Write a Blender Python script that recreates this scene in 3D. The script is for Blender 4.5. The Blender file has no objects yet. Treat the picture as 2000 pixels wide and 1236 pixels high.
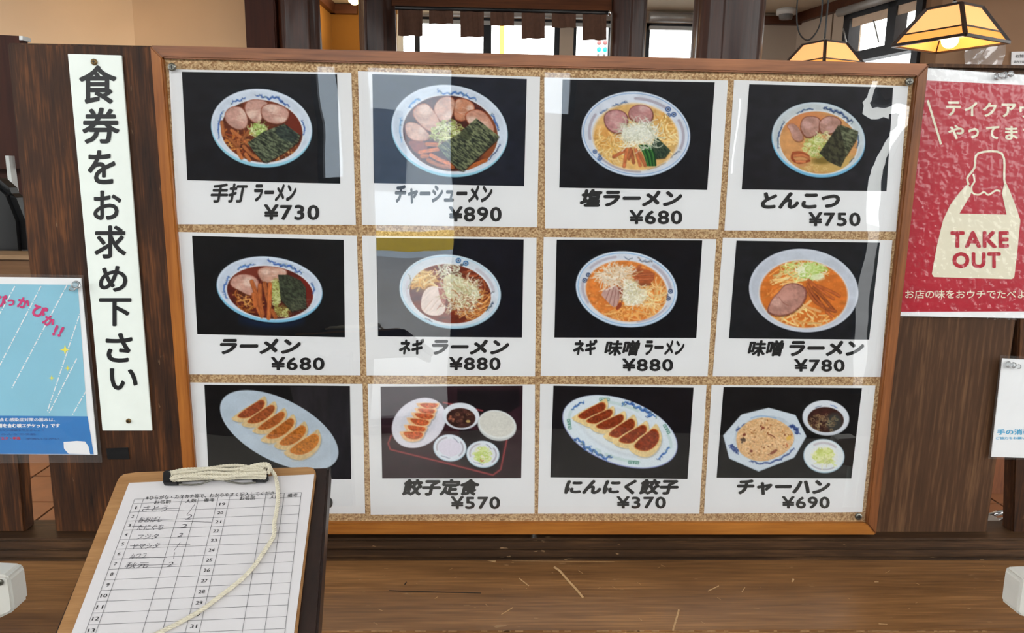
import bpy, bmesh, math, random
import numpy as np
from mathutils import Vector, Matrix, Euler
S = bpy.context.scene
COL = S.collection
# ------------------------------------------------------------ camera
CAM = Vector((-0.0906252674, -1.2388984876, 1.588539484))
ROT = Euler((1.382094084783006, -0.015528213372054143, -0.03008626701718391), 'XYZ')
F = 1444.0
cd = bpy.data.cameras.new('camera'); cam = bpy.data.objects.new('camera', cd); COL.objects.link(cam)
cam.location = CAM; cam.rotation_euler = ROT
cd.sensor_fit = 'HORIZONTAL'; cd.sensor_width = 36.0; cd.lens = 36.0 * F / 2000.0; cd.clip_start = .02; cd.clip_end = 200
S.camera = cam
# ------------------------------------------------------------ sky, lights, exposure
w = bpy.data.worlds.new('overcast_sky'); S.world = w; w.use_nodes = True
bgn = w.node_tree.nodes['Background']; bgn.inputs[0].default_value = (1.0, 0.985, 0.965, 1); bgn.inputs[1].default_value = 5.4
S.view_settings.view_transform = 'Standard'; S.view_settings.look = 'None'; S.view_settings.gamma = 1.0
S.view_settings.use_curve_mapping = False; S.view_settings.exposure = 0.27
def portal(loc, rot, sx, sy):
    l = bpy.data.lights.new('daylight_portal', 'AREA'); l.shape = 'RECTANGLE'; l.size = sx; l.size_y = sy; l.cycles.is_portal = True
    o = bpy.data.objects.new('daylight_portal', l); o.location = loc; o.rotation_euler = rot; COL.objects.link(o)
def lamp_point(loc, power, col, r=.03, name='bulb_light'):
    l = bpy.data.lights.new(name, 'POINT'); l.energy = power; l.color = col; l.shadow_soft_size = r
    o = bpy.data.objects.new(name, l); o.location = loc; COL.objects.link(o); return o
portal((0, -3.12, 2.78), (math.radians(90), 0, 0), 6.2, .9)
portal((-3.1, -1.7, 2.1), (0, math.radians(90), 0), 2.3, 2.7)
portal((3.1, -1.7, 2.1), (0, math.radians(-90), 0), 2.3, 2.7)
portal((0.0, 3.36, 1.7), (math.radians(-90), 0, 0), 2.9, 1.5)
# ------------------------------------------------------------ measuring helpers: a photo pixel on a real plane
RM = ROT.to_matrix()
def ray(px, py): return RM @ Vector(((px - 1000) / F, -(py - 618) / F, -1.0))
def P(px, py, Y): d = ray(px, py); return CAM + d * ((Y - CAM.y) / d.y)
def PZ(px, py, Z): d = ray(px, py); return CAM + d * ((Z - CAM.z) / d.z)
def ON(px, py, O, n): d = ray(px, py); return CAM + d * ((O - CAM).dot(n) / d.dot(n))
# ------------------------------------------------------------ materials
def lin(c): return tuple(((v / 255 / 12.92) if v / 255 <= .04045 else ((v / 255 + .055) / 1.055) ** 2.4) for v in c[:3])
MC = {}
def newmat(name):
    m = bpy.data.materials.new(name); m.use_nodes = True; nt = m.node_tree; b = nt.nodes['Principled BSDF']; MC[name] = m; return m, nt, b
def flat(name, c, rough=.5, metal=0, coat=0, var=.06, scale=30, bump=0, spec=.5, trans=0, ior=1.45):
    if name in MC: return MC[name]
    m, nt, b = newmat(name); N, L = nt.nodes, nt.links; c = lin(c)
    tc = N.new('ShaderNodeTexCoord'); no = N.new('ShaderNodeTexNoise'); no.inputs['Scale'].default_value = scale; no.inputs['Detail'].default_value = 3
    L.new(tc.outputs['Object'], no.inputs['Vector']); r = N.new('ShaderNodeValToRGB')
    r.color_ramp.elements[0].position = .3; r.color_ramp.elements[1].position = .7
    r.color_ramp.elements[0].color = (*[max(0, v * (1 - var)) for v in c], 1); r.color_ramp.elements[1].color = (*[min(1, v * (1 + var)) for v in c], 1)
    L.new(no.outputs['Fac'], r.inputs['Fac']); L.new(r.outputs['Color'], b.inputs['Base Color'])
    b.inputs['Roughness'].default_value = rough; b.inputs['Metallic'].default_value = metal; b.inputs['Coat Weight'].default_value = coat
    b.inputs['Specular IOR Level'].default_value = spec; b.inputs['Transmission Weight'].default_value = trans; b.inputs['IOR'].default_value = ior
    if bump:
        bn = N.new('ShaderNodeBump'); bn.inputs['Strength'].default_value = bump; bn.inputs['Distance'].default_value = .002
        L.new(no.outputs['Fac'], bn.inputs['Height']); L.new(bn.outputs['Normal'], b.inputs['Normal'])
    return m
def wood(name, c0, c1, axis='X', fine=60, rough=.45, coat=0, bump=.25, c2=None, wear=0, blot=3.0, coatrough=.2, spec=.35, arch=0):
    if name in MC: return MC[name]
    m, nt, b = newmat(name); N, L = nt.nodes, nt.links; tc = N.new('ShaderNodeTexCoord')
    def mp(k, along):
        s = [k, k, k]; s['XYZ'.index(axis)] = along; q = N.new('ShaderNodeMapping'); q.inputs['Scale'].default_value = s; L.new(tc.outputs['Object'], q.inputs['Vector']); return q
    n1 = N.new('ShaderNodeTexNoise'); n1.inputs['Scale'].default_value = 1; n1.inputs['Detail'].default_value = 6; n1.inputs['Roughness'].default_value = .65; L.new(mp(fine, fine / 22).outputs[0], n1.inputs['Vector'])
    n2 = N.new('ShaderNodeTexNoise'); n2.inputs['Scale'].default_value = 1; n2.inputs['Detail'].default_value = 4; n2.inputs['Distortion'].default_value = .6; L.new(mp(blot * 3, blot).outputs[0], n2.inputs['Vector'])
    n3 = N.new('ShaderNodeTexNoise'); n3.inputs['Scale'].default_value = 1; n3.inputs['Detail'].default_value = 2; L.new(mp(fine * 5, fine / 4).outputs[0], n3.inputs['Vector'])
    mx = N.new('ShaderNodeMix'); mx.data_type = 'FLOAT'; mx.inputs[0].default_value = .5; L.new(n1.outputs['Fac'], mx.inputs[2]); L.new(n2.outputs['Fac'], mx.inputs[3])
    m2 = N.new('ShaderNodeMix'); m2.data_type = 'FLOAT'; m2.inputs[0].default_value = .28; L.new(mx.outputs[0], m2.inputs[2]); L.new(n3.outputs['Fac'], m2.inputs[3])
    if arch:
        q = N.new('ShaderNodeMapping'); q.inputs['Scale'].default_value = (1, 1, .09); q.inputs['Location'].default_value = (.02, 0, .03); L.new(tc.outputs['Object'], q.inputs['Vector'])
        wv = N.new('ShaderNodeTexWave'); wv.wave_type = 'RINGS'; wv.rings_direction = 'Y'; wv.inputs['Scale'].default_value = 26; wv.inputs['Distortion'].default_value = 3.5; wv.inputs['Detail'].default_value = 3; wv.inputs['Detail Scale'].default_value = 6; L.new(q.outputs[0], wv.inputs['Vector'])
        m5 = N.new('ShaderNodeMix'); m5.data_type = 'FLOAT'; m5.inputs[0].default_value = arch; L.new(m2.outputs[0], m5.inputs[2]); L.new(wv.outputs['Fac'], m5.inputs[3]); m2 = m5
    r = N.new('ShaderNodeValToRGB'); e = r.color_ramp.elements; e[0].position = .36; e[1].position = .66; e[0].color = (*lin(c0), 1); e[1].color = (*lin(c1), 1)
    if c2: q = e.new(.52); q.color = (*lin(c2), 1)
    L.new(m2.outputs[0], r.inputs['Fac']); out = r.outputs['Color']
    if wear:
        n4 = N.new('ShaderNodeTexNoise'); n4.inputs['Scale'].default_value = 1; n4.inputs['Detail'].default_value = 5; L.new(mp(90, 25).outputs[0], n4.inputs['Vector'])
        r4 = N.new('ShaderNodeValToRGB'); r4.color_ramp.elements[0].position = .70; r4.color_ramp.elements[1].position = .74; L.new(n4.outputs['Fac'], r4.inputs['Fac'])
        mm = N.new('ShaderNodeMath'); mm.operation = 'MULTIPLY'; mm.inputs[1].default_value = wear; L.new(r4.outputs['Color'], mm.inputs[0])
        m3 = N.new('ShaderNodeMix'); m3.data_type = 'RGBA'; L.new(mm.outputs[0], m3.inputs[0]); L.new(out, m3.inputs[6]); m3.inputs[7].default_value = (*lin((196, 160, 120)), 1); out = m3.outputs[2]
    L.new(out, b.inputs['Base Color']); b.inputs['Specular IOR Level'].default_value = spec; b.inputs['Roughness'].default_value = rough; b.inputs['Coat Weight'].default_value = coat; b.inputs['Coat Roughness'].default_value = coatrough
    bn = N.new('ShaderNodeBump'); bn.inputs['Strength'].default_value = bump; bn.inputs['Distance'].default_value = .0015; L.new(n1.outputs['Fac'], bn.inputs['Height']); L.new(bn.outputs['Normal'], b.inputs['Normal'])
    return m
def emit(name, c, k):
    if name in MC: return MC[name]
    m, nt, b = newmat(name); b.inputs['Base Color'].default_value = (*lin(c), 1); b.inputs['Emission Color'].default_value = (*lin(c), 1); b.inputs['Emission Strength'].default_value = k; return m
def film(name, k=1.0, rough=.02, bump=0, bscale=6, tint=(1, 1, 1), dust=0.0):
    m = bpy.data.materials.new(name); m.use_nodes = True; nt = m.node_tree; N, L = nt.nodes, nt.links; N.clear(); MC[name] = m
    o = N.new('ShaderNodeOutputMaterial'); t = N.new('ShaderNodeBsdfTransparent'); t.inputs[0].default_value = (*tint, 1)
    g = N.new('ShaderNodeBsdfGlossy'); g.inputs['Roughness'].default_value = rough; lw = N.new('ShaderNodeLayerWeight'); lw.inputs[0].default_value = .5; pw = N.new('ShaderNodeMath'); pw.operation = 'POWER'; pw.inputs[1].default_value = 5; L.new(lw.outputs['Facing'], pw.inputs[0]); fr = N.new('ShaderNodeMath'); fr.operation = 'MULTIPLY_ADD'; fr.inputs[1].default_value = .92; fr.inputs[2].default_value = .04; L.new(pw.outputs[0], fr.inputs[0])
    mm = N.new('ShaderNodeMath'); mm.operation = 'MULTIPLY'; mm.inputs[1].default_value = k; mx = N.new('ShaderNodeMixShader')
    L.new(fr.outputs[0], mm.inputs[0]); L.new(mm.outputs[0], mx.inputs[0]); L.new(t.outputs[0], mx.inputs[1]); L.new(g.outputs[0], mx.inputs[2])
    fin = mx
    if dust:
        df = N.new('ShaderNodeBsdfDiffuse'); df.inputs[0].default_value = (.9, .9, .9, 1); m2 = N.new('ShaderNodeMixShader'); m2.inputs[0].default_value = dust
        L.new(mx.outputs[0], m2.inputs[1]); L.new(df.outputs[0], m2.inputs[2]); fin = m2
    L.new(fin.outputs[0], o.inputs[0])
    if bump:
        tc = N.new('ShaderNodeTexCoord'); no = N.new('ShaderNodeTexNoise'); no.inputs['Scale'].default_value = bscale; no.inputs['Detail'].default_value = 1.5; L.new(tc.outputs['Object'], no.inputs['Vector'])
        bn = N.new('ShaderNodeBump'); bn.inputs['Strength'].default_value = bump; bn.inputs['Distance'].default_value = .01; L.new(no.outputs['Fac'], bn.inputs['Height']); L.new(bn.outputs['Normal'], g.inputs['Normal'])
    return m
# ------------------------------------------------------------ object helpers
def tag(o, label=None, cat=None, group=None, kind=None):
    if label: o['label'] = label
    if cat: o['category'] = cat
    if group: o['group'] = group
    if kind: o['kind'] = kind
    return o
def thing(name, loc, label=None, cat=None, group=None, kind=None):
    o = bpy.data.objects.new(name, None); o.location = loc; o.empty_display_size = .05; COL.objects.link(o); return tag(o, label, cat, group, kind)
def wloc(o):
    v = Vector((0, 0, 0))
    while o: v += o.location; o = o.parent
    return v
def obj(name, verts, faces, m, parent=None, smooth=False, loc=None, bevel=0):
    """world-space verts; the object's origin sits at its own centre (or loc)"""
    V = [Vector(v) for v in verts]
    c = Vector(loc) if loc is not None else sum(V, Vector()) / max(1, len(V))
    me = bpy.data.meshes.new(name); me.from_pydata([tuple(v - c) for v in V], [], faces); me.update()
    me.materials.append(m)
    if bevel:
        bm = bmesh.new(); bm.from_mesh(me); bmesh.ops.recalc_face_normals(bm, faces=bm.faces)
        bmesh.ops.bevel(bm, geom=[e for e in bm.edges if len(e.link_faces) == 2 and e.calc_face_angle(0) > .4], offset=bevel, segments=2, affect='EDGES', clamp_overlap=True)
        bm.to_mesh(me); bm.free()
    elif faces and len(faces) < 5000:
        bm = bmesh.new(); bm.from_mesh(me); bmesh.ops.recalc_face_normals(bm, faces=bm.faces); bm.to_mesh(me); bm.free()
    if smooth: me.shade_smooth()
    o = bpy.data.objects.new(name, me); o.parent = parent; o.location = c - (wloc(parent) if parent else Vector()); COL.objects.link(o); return o
def prism(front, off):
    """solid between polygon `front` and the same polygon moved by off"""
    n = len(front); A = [Vector(v) for v in front]; B = [v + Vector(off) for v in A]
    return A + B, [tuple(range(n)), tuple(range(2 * n - 1, n - 1, -1))] + [(i, (i + 1) % n, n + (i + 1) % n, n + i) for i in range(n)]
def slab(name, q, Y, th, m, parent=None, bevel=0, **k):
    v, f = prism([P(x, y, Y) for x, y in q], (0, th, 0)); return obj(name, v, f, m, parent, bevel=bevel, **k)
def box(name, a, b, m, parent=None, bevel=0, **k):
    x0, y0, z0 = a; x1, y1, z1 = b
    v, f = prism([(x0, y0, z0), (x1, y0, z0), (x1, y0, z1), (x0, y0, z1)], (0, y1 - y0, 0)); return obj(name, v, f, m, parent, bevel=bevel, **k)
def tube_geo(pts, r, n=8, close=True):
    pts = [Vector(p) for p in pts]; V = []; Fc = []; prev = None
    for i, p in enumerate(pts):
        d = (pts[min(i + 1, len(pts) - 1)] - pts[max(i - 1, 0)]).normalized()
        if prev is None: a = d.orthogonal().normalized()
        else: a = (prev - d * prev.dot(d)).normalized()
        prev = a; b = d.cross(a); rr = r[i] if isinstance(r, (list, tuple)) else r
        V += [p + (a * math.cos(2 * math.pi * k / n) + b * math.sin(2 * math.pi * k / n)) * rr for k in range(n)]
    for i in range(len(pts) - 1): Fc += [(i * n + k, i * n + (k + 1) % n, (i + 1) * n + (k + 1) % n, (i + 1) * n + k) for k in range(n)]
    if close: Fc += [tuple(range(n - 1, -1, -1)), tuple(range((len(pts) - 1) * n, len(pts) * n))]
    return V, Fc
def tube(name, pts, r, m, parent=None, n=8, smooth=True, **k):
    v, f = tube_geo(pts, r, n); return obj(name, v, f, m, parent, smooth=smooth, **k)
def curve(pts, n=6):
    P0 = [Vector(p) for p in pts]; out = []
    for i in range(len(P0) - 1):
        a = P0[max(i - 1, 0)]; b = P0[i]; c = P0[i + 1]; d = P0[min(i + 2, len(P0) - 1)]
        for j in range(n):
            t = j / n; out.append(.5 * ((2 * b) + (c - a) * t + (2 * a - 5 * b + 4 * c - d) * t * t + (3 * b - a - 3 * c + d) * t ** 3))
    return out + [P0[-1]]
# ------------------------------------------------------------ lettering (real outlines of the characters, mapped on the sheet)
_tc = bpy.data.curves.new('lettering', 'FONT'); _to = bpy.data.objects.new('lettering_source', _tc); COL.objects.link(_to)
_cache = {}
def glyphs(t, shear=0.0, space=1.0):
    k = (t, shear, space)
    if k not in _cache:
        _tc.body = t; _tc.shear = shear; _tc.space_character = space; _tc.resolution_u = 3
        bpy.context.view_layer.update()
        me = bpy.data.meshes.new_from_object(_to.evaluated_get(bpy.context.evaluated_depsgraph_get()))
        A = np.zeros(len(me.vertices) * 3, np.float32); me.vertices.foreach_get('co', A); A = A.reshape(-1, 3)[:, :2]
        _cache[k] = (A, [tuple(p.vertices) for p in me.polygons]); bpy.data.meshes.remove(me)
    return _cache[k]
def lettering(name, items, mapf, m, parent, bold=.02, shear=0.0, loc=None, space=1.0, up=(0, -1, 0)):
    """items: (text, TL, TR, BR, BL) corners in the units of mapf; bold strokes come from shifted copies of the outlines"""
    V = []; Fc = []; up = Vector(up)
    for it in items:
        t, tl, tr, br, bl = it[:5]; b = it[5] if len(it) > 5 else bold; A, f = glyphs(t, shear, space)
        lo, hi = A.min(0) - b, A.max(0) + b; n = 6 if b > .012 else (2 if b > .003 else 1)
        for j in range(n):
            sh = np.array([b * math.cos(j * 6.2832 / n + .5), b * math.sin(j * 6.2832 / n + .5)]) if n > 1 else np.zeros(2); o = len(V); off = up * (j * 2e-5)
            for u, v in (A + sh - lo) / (hi - lo):
                x = (tl[0] * (1 - u) + tr[0] * u) * v + (bl[0] * (1 - u) + br[0] * u) * (1 - v)
                y = (tl[1] * (1 - u) + tr[1] * u) * v + (bl[1] * (1 - u) + br[1] * u) * (1 - v)
                V.append(mapf(x, y) + off)
            Fc += [tuple(i + o for i in q) for q in f]
    return obj(name, V, Fc, m, parent, loc=loc)
def rect(t, x0, y0, x1, y1, *a): return (t, (x0, y0), (x1, y0), (x1, y1), (x0, y1), *a)
def stroke_geo(pts, w, V, Fc, mapf):
    """flat pen stroke through 2-D points"""
    n = len(pts); o = len(V)
    for i, (x, y) in enumerate(pts):
        xa, ya = pts[max(i - 1, 0)]; xb, yb = pts[min(i + 1, n - 1)]; d = math.hypot(xb - xa, yb - ya) or 1
        nx, ny = -(yb - ya) / d * w / 2, (xb - xa) / d * w / 2
        V.append(mapf(x + nx, y + ny)); V.append(mapf(x - nx, y - ny))
    Fc += [(o + 2 * i, o + 2 * i + 1, o + 2 * i + 3, o + 2 * i + 2) for i in range(n - 1)]
def flatpolys(name, polys, mapf, m, parent):
    V = []; Fc = []
    for p in polys: Fc.append(tuple(range(len(V), len(V) + len(p)))); V += [mapf(x, y) for x, y in p]
    return obj(name, V, Fc, m, parent)
# ---------- flat print painter: every menu photo is drawn here stroke by stroke ----------
def _h(ix, iy, s):
    n = (ix * 374761393 + iy * 668265263 + s * 1442695041) & 0xffffffff
    n = ((n ^ (n >> 13)) * 1274126177) & 0xffffffff
    return ((n ^ (n >> 16)) & 0xffff) / 65535.0
def vnoise(x, y, s=0):
    ix = np.floor(x).astype(np.int64); iy = np.floor(y).astype(np.int64)
    fx = x - ix; fy = y - iy
    fx = fx * fx * (3 - 2 * fx); fy = fy * fy * (3 - 2 * fy)
    return ((_h(ix, iy, s) * (1 - fx) + _h(ix + 1, iy, s) * fx) * (1 - fy)
            + (_h(ix, iy + 1, s) * (1 - fx) + _h(ix + 1, iy + 1, s) * fx) * fy)
def chaikin(p, closed, n=2):
    p = np.array(p, float)
    for _ in range(n):
        if closed:
            q = np.roll(p, -1, 0)
            p = np.stack([p * .75 + q * .25, p * .25 + q * .75], 1).reshape(-1, 2)
        else:
            q = np.stack([p[:-1] * .75 + p[1:] * .25, p[:-1] * .25 + p[1:] * .75], 1).reshape(-1, 2)
            p = np.vstack([p[:1], q, p[-1:]])
    return p
class Print:
    def __init__(s, off, sc, quad, bg, k=1.25, seed=1):
        s.off = np.array(off, float); s.sc = sc; s.k = k
        s.quad = [(off[0] + x / sc, off[1] + y / sc) for x, y in quad]
        xs = [p[0] for p in s.quad]; ys = [p[1] for p in s.quad]
        s.x0 = min(xs) - 1; s.y0 = min(ys) - 1
        s.w = int((max(xs) - s.x0 + 2) * k); s.h = int((max(ys) - s.y0 + 2) * k)
        gx = (s.x0 + np.arange(s.w) / k - off[0]) * sc; gy = (s.y0 + np.arange(s.h) / k - off[1]) * sc
        s.X, s.Y = np.meshgrid(gx, gy); s.gx, s.gy = gx, gy
        s.C = np.zeros((s.h, s.w, 3)); s.C[:] = bg
        s.C *= (0.85 + .3 * vnoise(s.X / 90, s.Y / 60, seed))[..., None]
        s.r = random.Random(seed); s.px = sc / k
    def win(s, x0, y0, x1, y1):
        a = max(0, np.searchsorted(s.gx, x0) - 1); b = min(s.w, np.searchsorted(s.gx, x1) + 1)
        c = max(0, np.searchsorted(s.gy, y0) - 1); d = min(s.h, np.searchsorted(s.gy, y1) + 1)
        return (slice(c, d), slice(a, b)) if b > a and d > c else None
    def put(s, sl, m, col, op=1, clip=None, tex=None):
        m = m * op
        if clip is not None: m = m * clip[sl]
        c = np.array(col, float)
        if tex:
            amp, sx, sy, ang, seed = tex
            X, Y = s.X[sl], s.Y[sl]; ca, sa = math.cos(ang), math.sin(ang)
            u = (X * ca + Y * sa) / sx; v = (-X * sa + Y * ca) / sy
            n = vnoise(u, v, seed) * .65 + vnoise(u * 2.3, v * 2.3, seed + 7) * .35
            if isinstance(amp, tuple): c = c + (np.array(amp, float) - c) * np.clip((n - .38) * 4, 0, 1)[..., None]
            else: c = c * (1 + amp * (n - .5) * 2)[..., None]
        s.C[sl] = s.C[sl] * (1 - m[..., None]) + c * m[..., None]
    def emask(s, cx, cy, rx, ry, a=0, sl=None, soft=None):
        sl = sl or (slice(None), slice(None))
        X = s.X[sl] - cx; Y = s.Y[sl] - cy; a = math.radians(a); ca, sa = math.cos(a), math.sin(a)
        u = (X * ca + Y * sa) / rx; v = (-X * sa + Y * ca) / ry
        return np.clip((1 - np.sqrt(u * u + v * v)) * min(rx, ry) / (soft or s.px) + .5, 0, 1)
    def ell(s, cx, cy, rx, ry, col, a=0, soft=None, **kw):
        R = max(rx, ry) + 4; sl = s.win(cx - R, cy - R, cx + R, cy + R)
        if sl: s.put(sl, s.emask(cx, cy, rx, ry, a, sl, soft), col, **kw)
    def pmask(s, p, sl):
        X, Y = s.X[sl], s.Y[sl]; acc = np.zeros(X.shape)
        for ox, oy in ((-.25, -.25), (.25, -.25), (-.25, .25), (.25, .25)):
            x = X + ox * s.px; y = Y + oy * s.px; ins = np.zeros(X.shape, bool)
            for i in range(len(p)):
                (xa, ya), (xb, yb) = p[i], p[(i + 1) % len(p)]
                if ya == yb: continue
                ins ^= ((ya > y) != (yb > y)) & (x < (xb - xa) * (y - ya) / (yb - ya) + xa)
            acc += ins * .25
        return acc
    def poly(s, p, col, smooth=2, **kw):
        p = chaikin(p, True, smooth) if smooth else np.array(p, float)
        sl = s.win(p[:, 0].min(), p[:, 1].min(), p[:, 0].max(), p[:, 1].max())
        if sl: s.put(sl, s.pmask(p, sl), col, **kw)
    def shrink(s, p, f, dx=0, dy=0):
        p = np.array(p, float); c = p.mean(0); return (p - c) * f + c + (dx, dy)
    def line(s, p, w, col, smooth=2, taper=False, **kw):
        p = chaikin(p, False, smooth) if smooth and len(p) > 2 else np.array(p, float)
        sl = s.win(p[:, 0].min() - w, p[:, 1].min() - w, p[:, 0].max() + w, p[:, 1].max() + w)
        if not sl: return
        X, Y = s.X[sl], s.Y[sl]; m = np.zeros(X.shape); n = len(p) - 1
        for i in range(n):
            a, b = p[i], p[i + 1]; d = b - a; L = d @ d + 1e-9
            t = np.clip(((X - a[0]) * d[0] + (Y - a[1]) * d[1]) / L, 0, 1)
            q = np.hypot(X - a[0] - t * d[0], Y - a[1] - t * d[1])
            ww = w / 2 * (1 if not taper else (.25 + .75 * math.sin(math.pi * (i + .5) / n)))
            m = np.maximum(m, np.clip((ww - q) / s.px + .5, 0, 1))
        s.put(sl, m, col, **kw)
    def strands(s, area, n, L, w, cols, curl=1.0, ang=None, spread=3.14, clip=None, op=.9):
        cx, cy, rx, ry = area; r = s.r
        for i in range(n):
            t = r.random() * 6.283; q = math.sqrt(r.random())
            x, y = cx + rx * q * math.cos(t), cy + ry * q * math.sin(t)
            a = (ang if ang is not None else r.random() * 6.283) + r.uniform(-spread, spread) * (ang is not None)
            k = r.uniform(-curl, curl); p = []; l = L * r.uniform(.6, 1.2) / 4
            for j in range(5):
                p.append((x, y)); x += l * math.cos(a); y += l * math.sin(a) * .8; a += k
            c = r.choice(cols); f = r.uniform(.88, 1.1)
            s.line(p, w * r.uniform(.7, 1.2), tuple(min(255, v * f) for v in c), smooth=1, clip=clip, op=op)
    def rings(s, area, n, R, w, cols, clip=None, op=.9):
        cx, cy, rx, ry = area; r = s.r
        for i in range(n):
            t = r.random() * 6.283; q = math.sqrt(r.random())
            x, y = cx + rx * q * math.cos(t), cy + ry * q * math.sin(t); R2 = R * r.uniform(.6, 1.2); e = r.uniform(.4, 1); a0 = r.random() * 6.28
            s.line([(x + R2 * math.cos(a0 + j * .75), y + R2 * e * math.sin(a0 + j * .75)) for j in range(r.choice((6, 8, 9)))], w, r.choice(cols), smooth=1, clip=clip, op=op)
    def dots(s, area, n, R, cols, clip=None, op=.9):
        cx, cy, rx, ry = area; r = s.r
        for i in range(n):
            t = r.random() * 6.283; q = math.sqrt(r.random()); R2 = R * r.uniform(.5, 1.3)
            s.ell(cx + rx * q * math.cos(t), cy + ry * q * math.sin(t), R2 * r.uniform(.8, 1.8), R2, r.choice(cols), a=r.uniform(0, 180), clip=clip, op=op)
    # ---- dish parts
    def bowl(s, o, i, under=(150, 205, 226), rim=(224, 232, 244), inner=(206, 216, 230), lift=16):
        s.ell(o[0], o[1], o[2] + 8, o[3] + 14, (10, 16, 26), a=o[4], soft=16, op=.8)
        s.ell(*o[:4], under, a=o[4])
        s.ell(o[0], o[1] - lift, o[2] - 5, o[3] - lift, rim, a=o[4])
        s.ell(o[0], o[1] - lift + 4, o[2] - 20, o[3] - lift - 14, inner, a=o[4], soft=30, tex=(.05, 90, 70, 0, 4))
        s.ell(i[0], i[1], i[2] + 14, i[3] + 12, (236, 236, 238), a=i[4], soft=12, op=.7)
    def chashu(s, p, meat=(206, 160, 146), edge=(146, 88, 70), fat=(232, 205, 190), seed=3):
        s.poly(s.shrink(p, 1.03, 3, 8), (70, 35, 22), op=.5)
        s.poly(p, edge, tex=(.25, 14, 14, 0, seed)); Q = s.shrink(p, .93)
        s.poly(Q, tuple(c * .94 for c in meat), tex=(.14, 30, 18, .5, seed + 1)); c = s.pmask(chaikin(Q, True, 2), (slice(None), slice(None)))
        x0, y0 = np.min(p, 0); x1, y1 = np.max(p, 0); w, h = x1 - x0, y1 - y0; r = random.Random(seed)
        for k in range(5): s.ell(x0 + w * r.uniform(.2, .8), y0 + h * r.uniform(.2, .8), w * r.uniform(.12, .3), h * r.uniform(.1, .22), (fat, meat, tuple(v * .86 for v in meat))[k % 3], a=r.uniform(-40, 40), soft=26, clip=c, op=.75, tex=(.12, 20, 9, r.random() * 3, seed + k))
        for k in range(3):
            a = r.uniform(-.6, .6); x, y = x0 + w * r.uniform(.25, .5), y0 + h * r.uniform(.3, .7); s.line([(x, y), (x + w * .15, y + h * .12 * a), (x + w * .3, y + h * .2 * a)], 5, fat, clip=c, op=.6)
        s.strands((x0 + w / 2, y0 + h / 2, w * .4, h * .4), 10, 30, 3, [edge, fat], .5, clip=c, op=.4)
    def menma(s, segs, w=30, col=(166, 98, 56)):
        for n, q in enumerate(segs):
            f = 1 + .14 * math.sin(n * 2.4)
            s.line(q, w + 6, (84, 38, 20), op=.5); s.line(q, w, tuple(c * f for c in col), tex=(.24, 34, 7, math.atan2(q[-1][1] - q[0][1], q[-1][0] - q[0][0]), n))
            s.line([(x - w * .2, y - w * .15) for x, y in q], w * .22, tuple(min(255, c * 1.25) for c in col), op=.4)
    def nori(s, p, a=.6, dark=(34, 40, 34), light=(142, 150, 118), sc=1.0, seed=5, gain=None):
        s.poly(s.shrink(p, 1.02, 2, 8), (20, 14, 10), smooth=0, op=.6)
        s.poly(p, dark, smooth=0, tex=(light, 38 * sc, 9 * sc, a, seed))
        s.poly(s.shrink(p, .99), dark, smooth=0, op=.45, tex=((96, 104, 78), 22 * sc, 12 * sc, a + .5, seed + 3))
    def dragon(s, p, w=18, c=(48, 84, 158), g=(120, 142, 128)):
        P = chaikin(p, False, 2); r = s.r; P = [(x + r.uniform(-.25, .25) * w, y + w * .4 * math.sin(i * 1.5)) for i, (x, y) in enumerate(P)]
        s.line(P, w * .75, c, smooth=1, taper=True, op=.9); s.line([(x - 2, y - w * .2) for x, y in P], w * .28, (130, 166, 214), op=.6, taper=True)
        for q in P[::2]:
            for k in range(2):
                a = r.random() * 6.28; L = w * r.uniform(.5, 1.1); s.line([q, (q[0] + L * .6 * math.cos(a), q[1] + L * .5 * math.sin(a)), (q[0] + L * math.cos(a + .7), q[1] + L * .8 * math.sin(a + .7))], w * .2, r.choice((c, g, (34, 56, 110))), op=.85)
    def swirl(s, x, y, R, c=(52, 82, 140)):
        s.ell(x, y, R, R * .95, c); s.ell(x, y, R * .58, R * .55, (222, 230, 240)); s.ell(x, y, R * .34, R * .34, (36, 54, 90))
    def arcband(s, cx, cy, rx, ry, a, t0, t1, w, col, op=1, n=14):
        a = math.radians(a); P = []
        for i in range(n + 1):
            t = math.radians(t0 + (t1 - t0) * i / n); u, v = rx * math.cos(t), ry * math.sin(t)
            P.append((cx + u * math.cos(a) - v * math.sin(a), cy + u * math.sin(a) + v * math.cos(a)))
        s.line(P, w, col, smooth=0, op=op)
    def gyoza(s, x0, y0, x1, y1, b, seed=1, crust=(168, 74, 30), pale=(226, 190, 132)):
        b *= 1.12
        d = np.array([x1 - x0, y1 - y0], float); L = np.hypot(*d); u = d / L; v = np.array([-u[1], u[0]])
        if v[1] < 0: v = -v
        P = lambda t, h: tuple(np.array([x0, y0]) + d * t + v * h * b)
        body = [P(-.03, .05), P(.1, -.02), P(.35, -.18), P(.7, -.24), P(.88, -.3), P(1.06, -.42), P(1.05, -.05), P(1.02, .3), P(.9, .68), P(.62, 1.0), P(.32, .98), P(.1, .6)]
        s.poly([(x + 10, y + 14) for x, y in body], (96, 98, 104), op=.35)
        s.poly(body, pale, tex=(.1, 16, 26, .4, seed))
        cr = [P(.1, .1), P(.38, -.1), P(.72, -.2), P(.94, -.26), P(1.0, .12), P(.88, .52), P(.62, .72), P(.34, .66)]
        s.poly(cr, (206, 120, 56), tex=(.15, 16, 14, 0, seed + 2))
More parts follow.
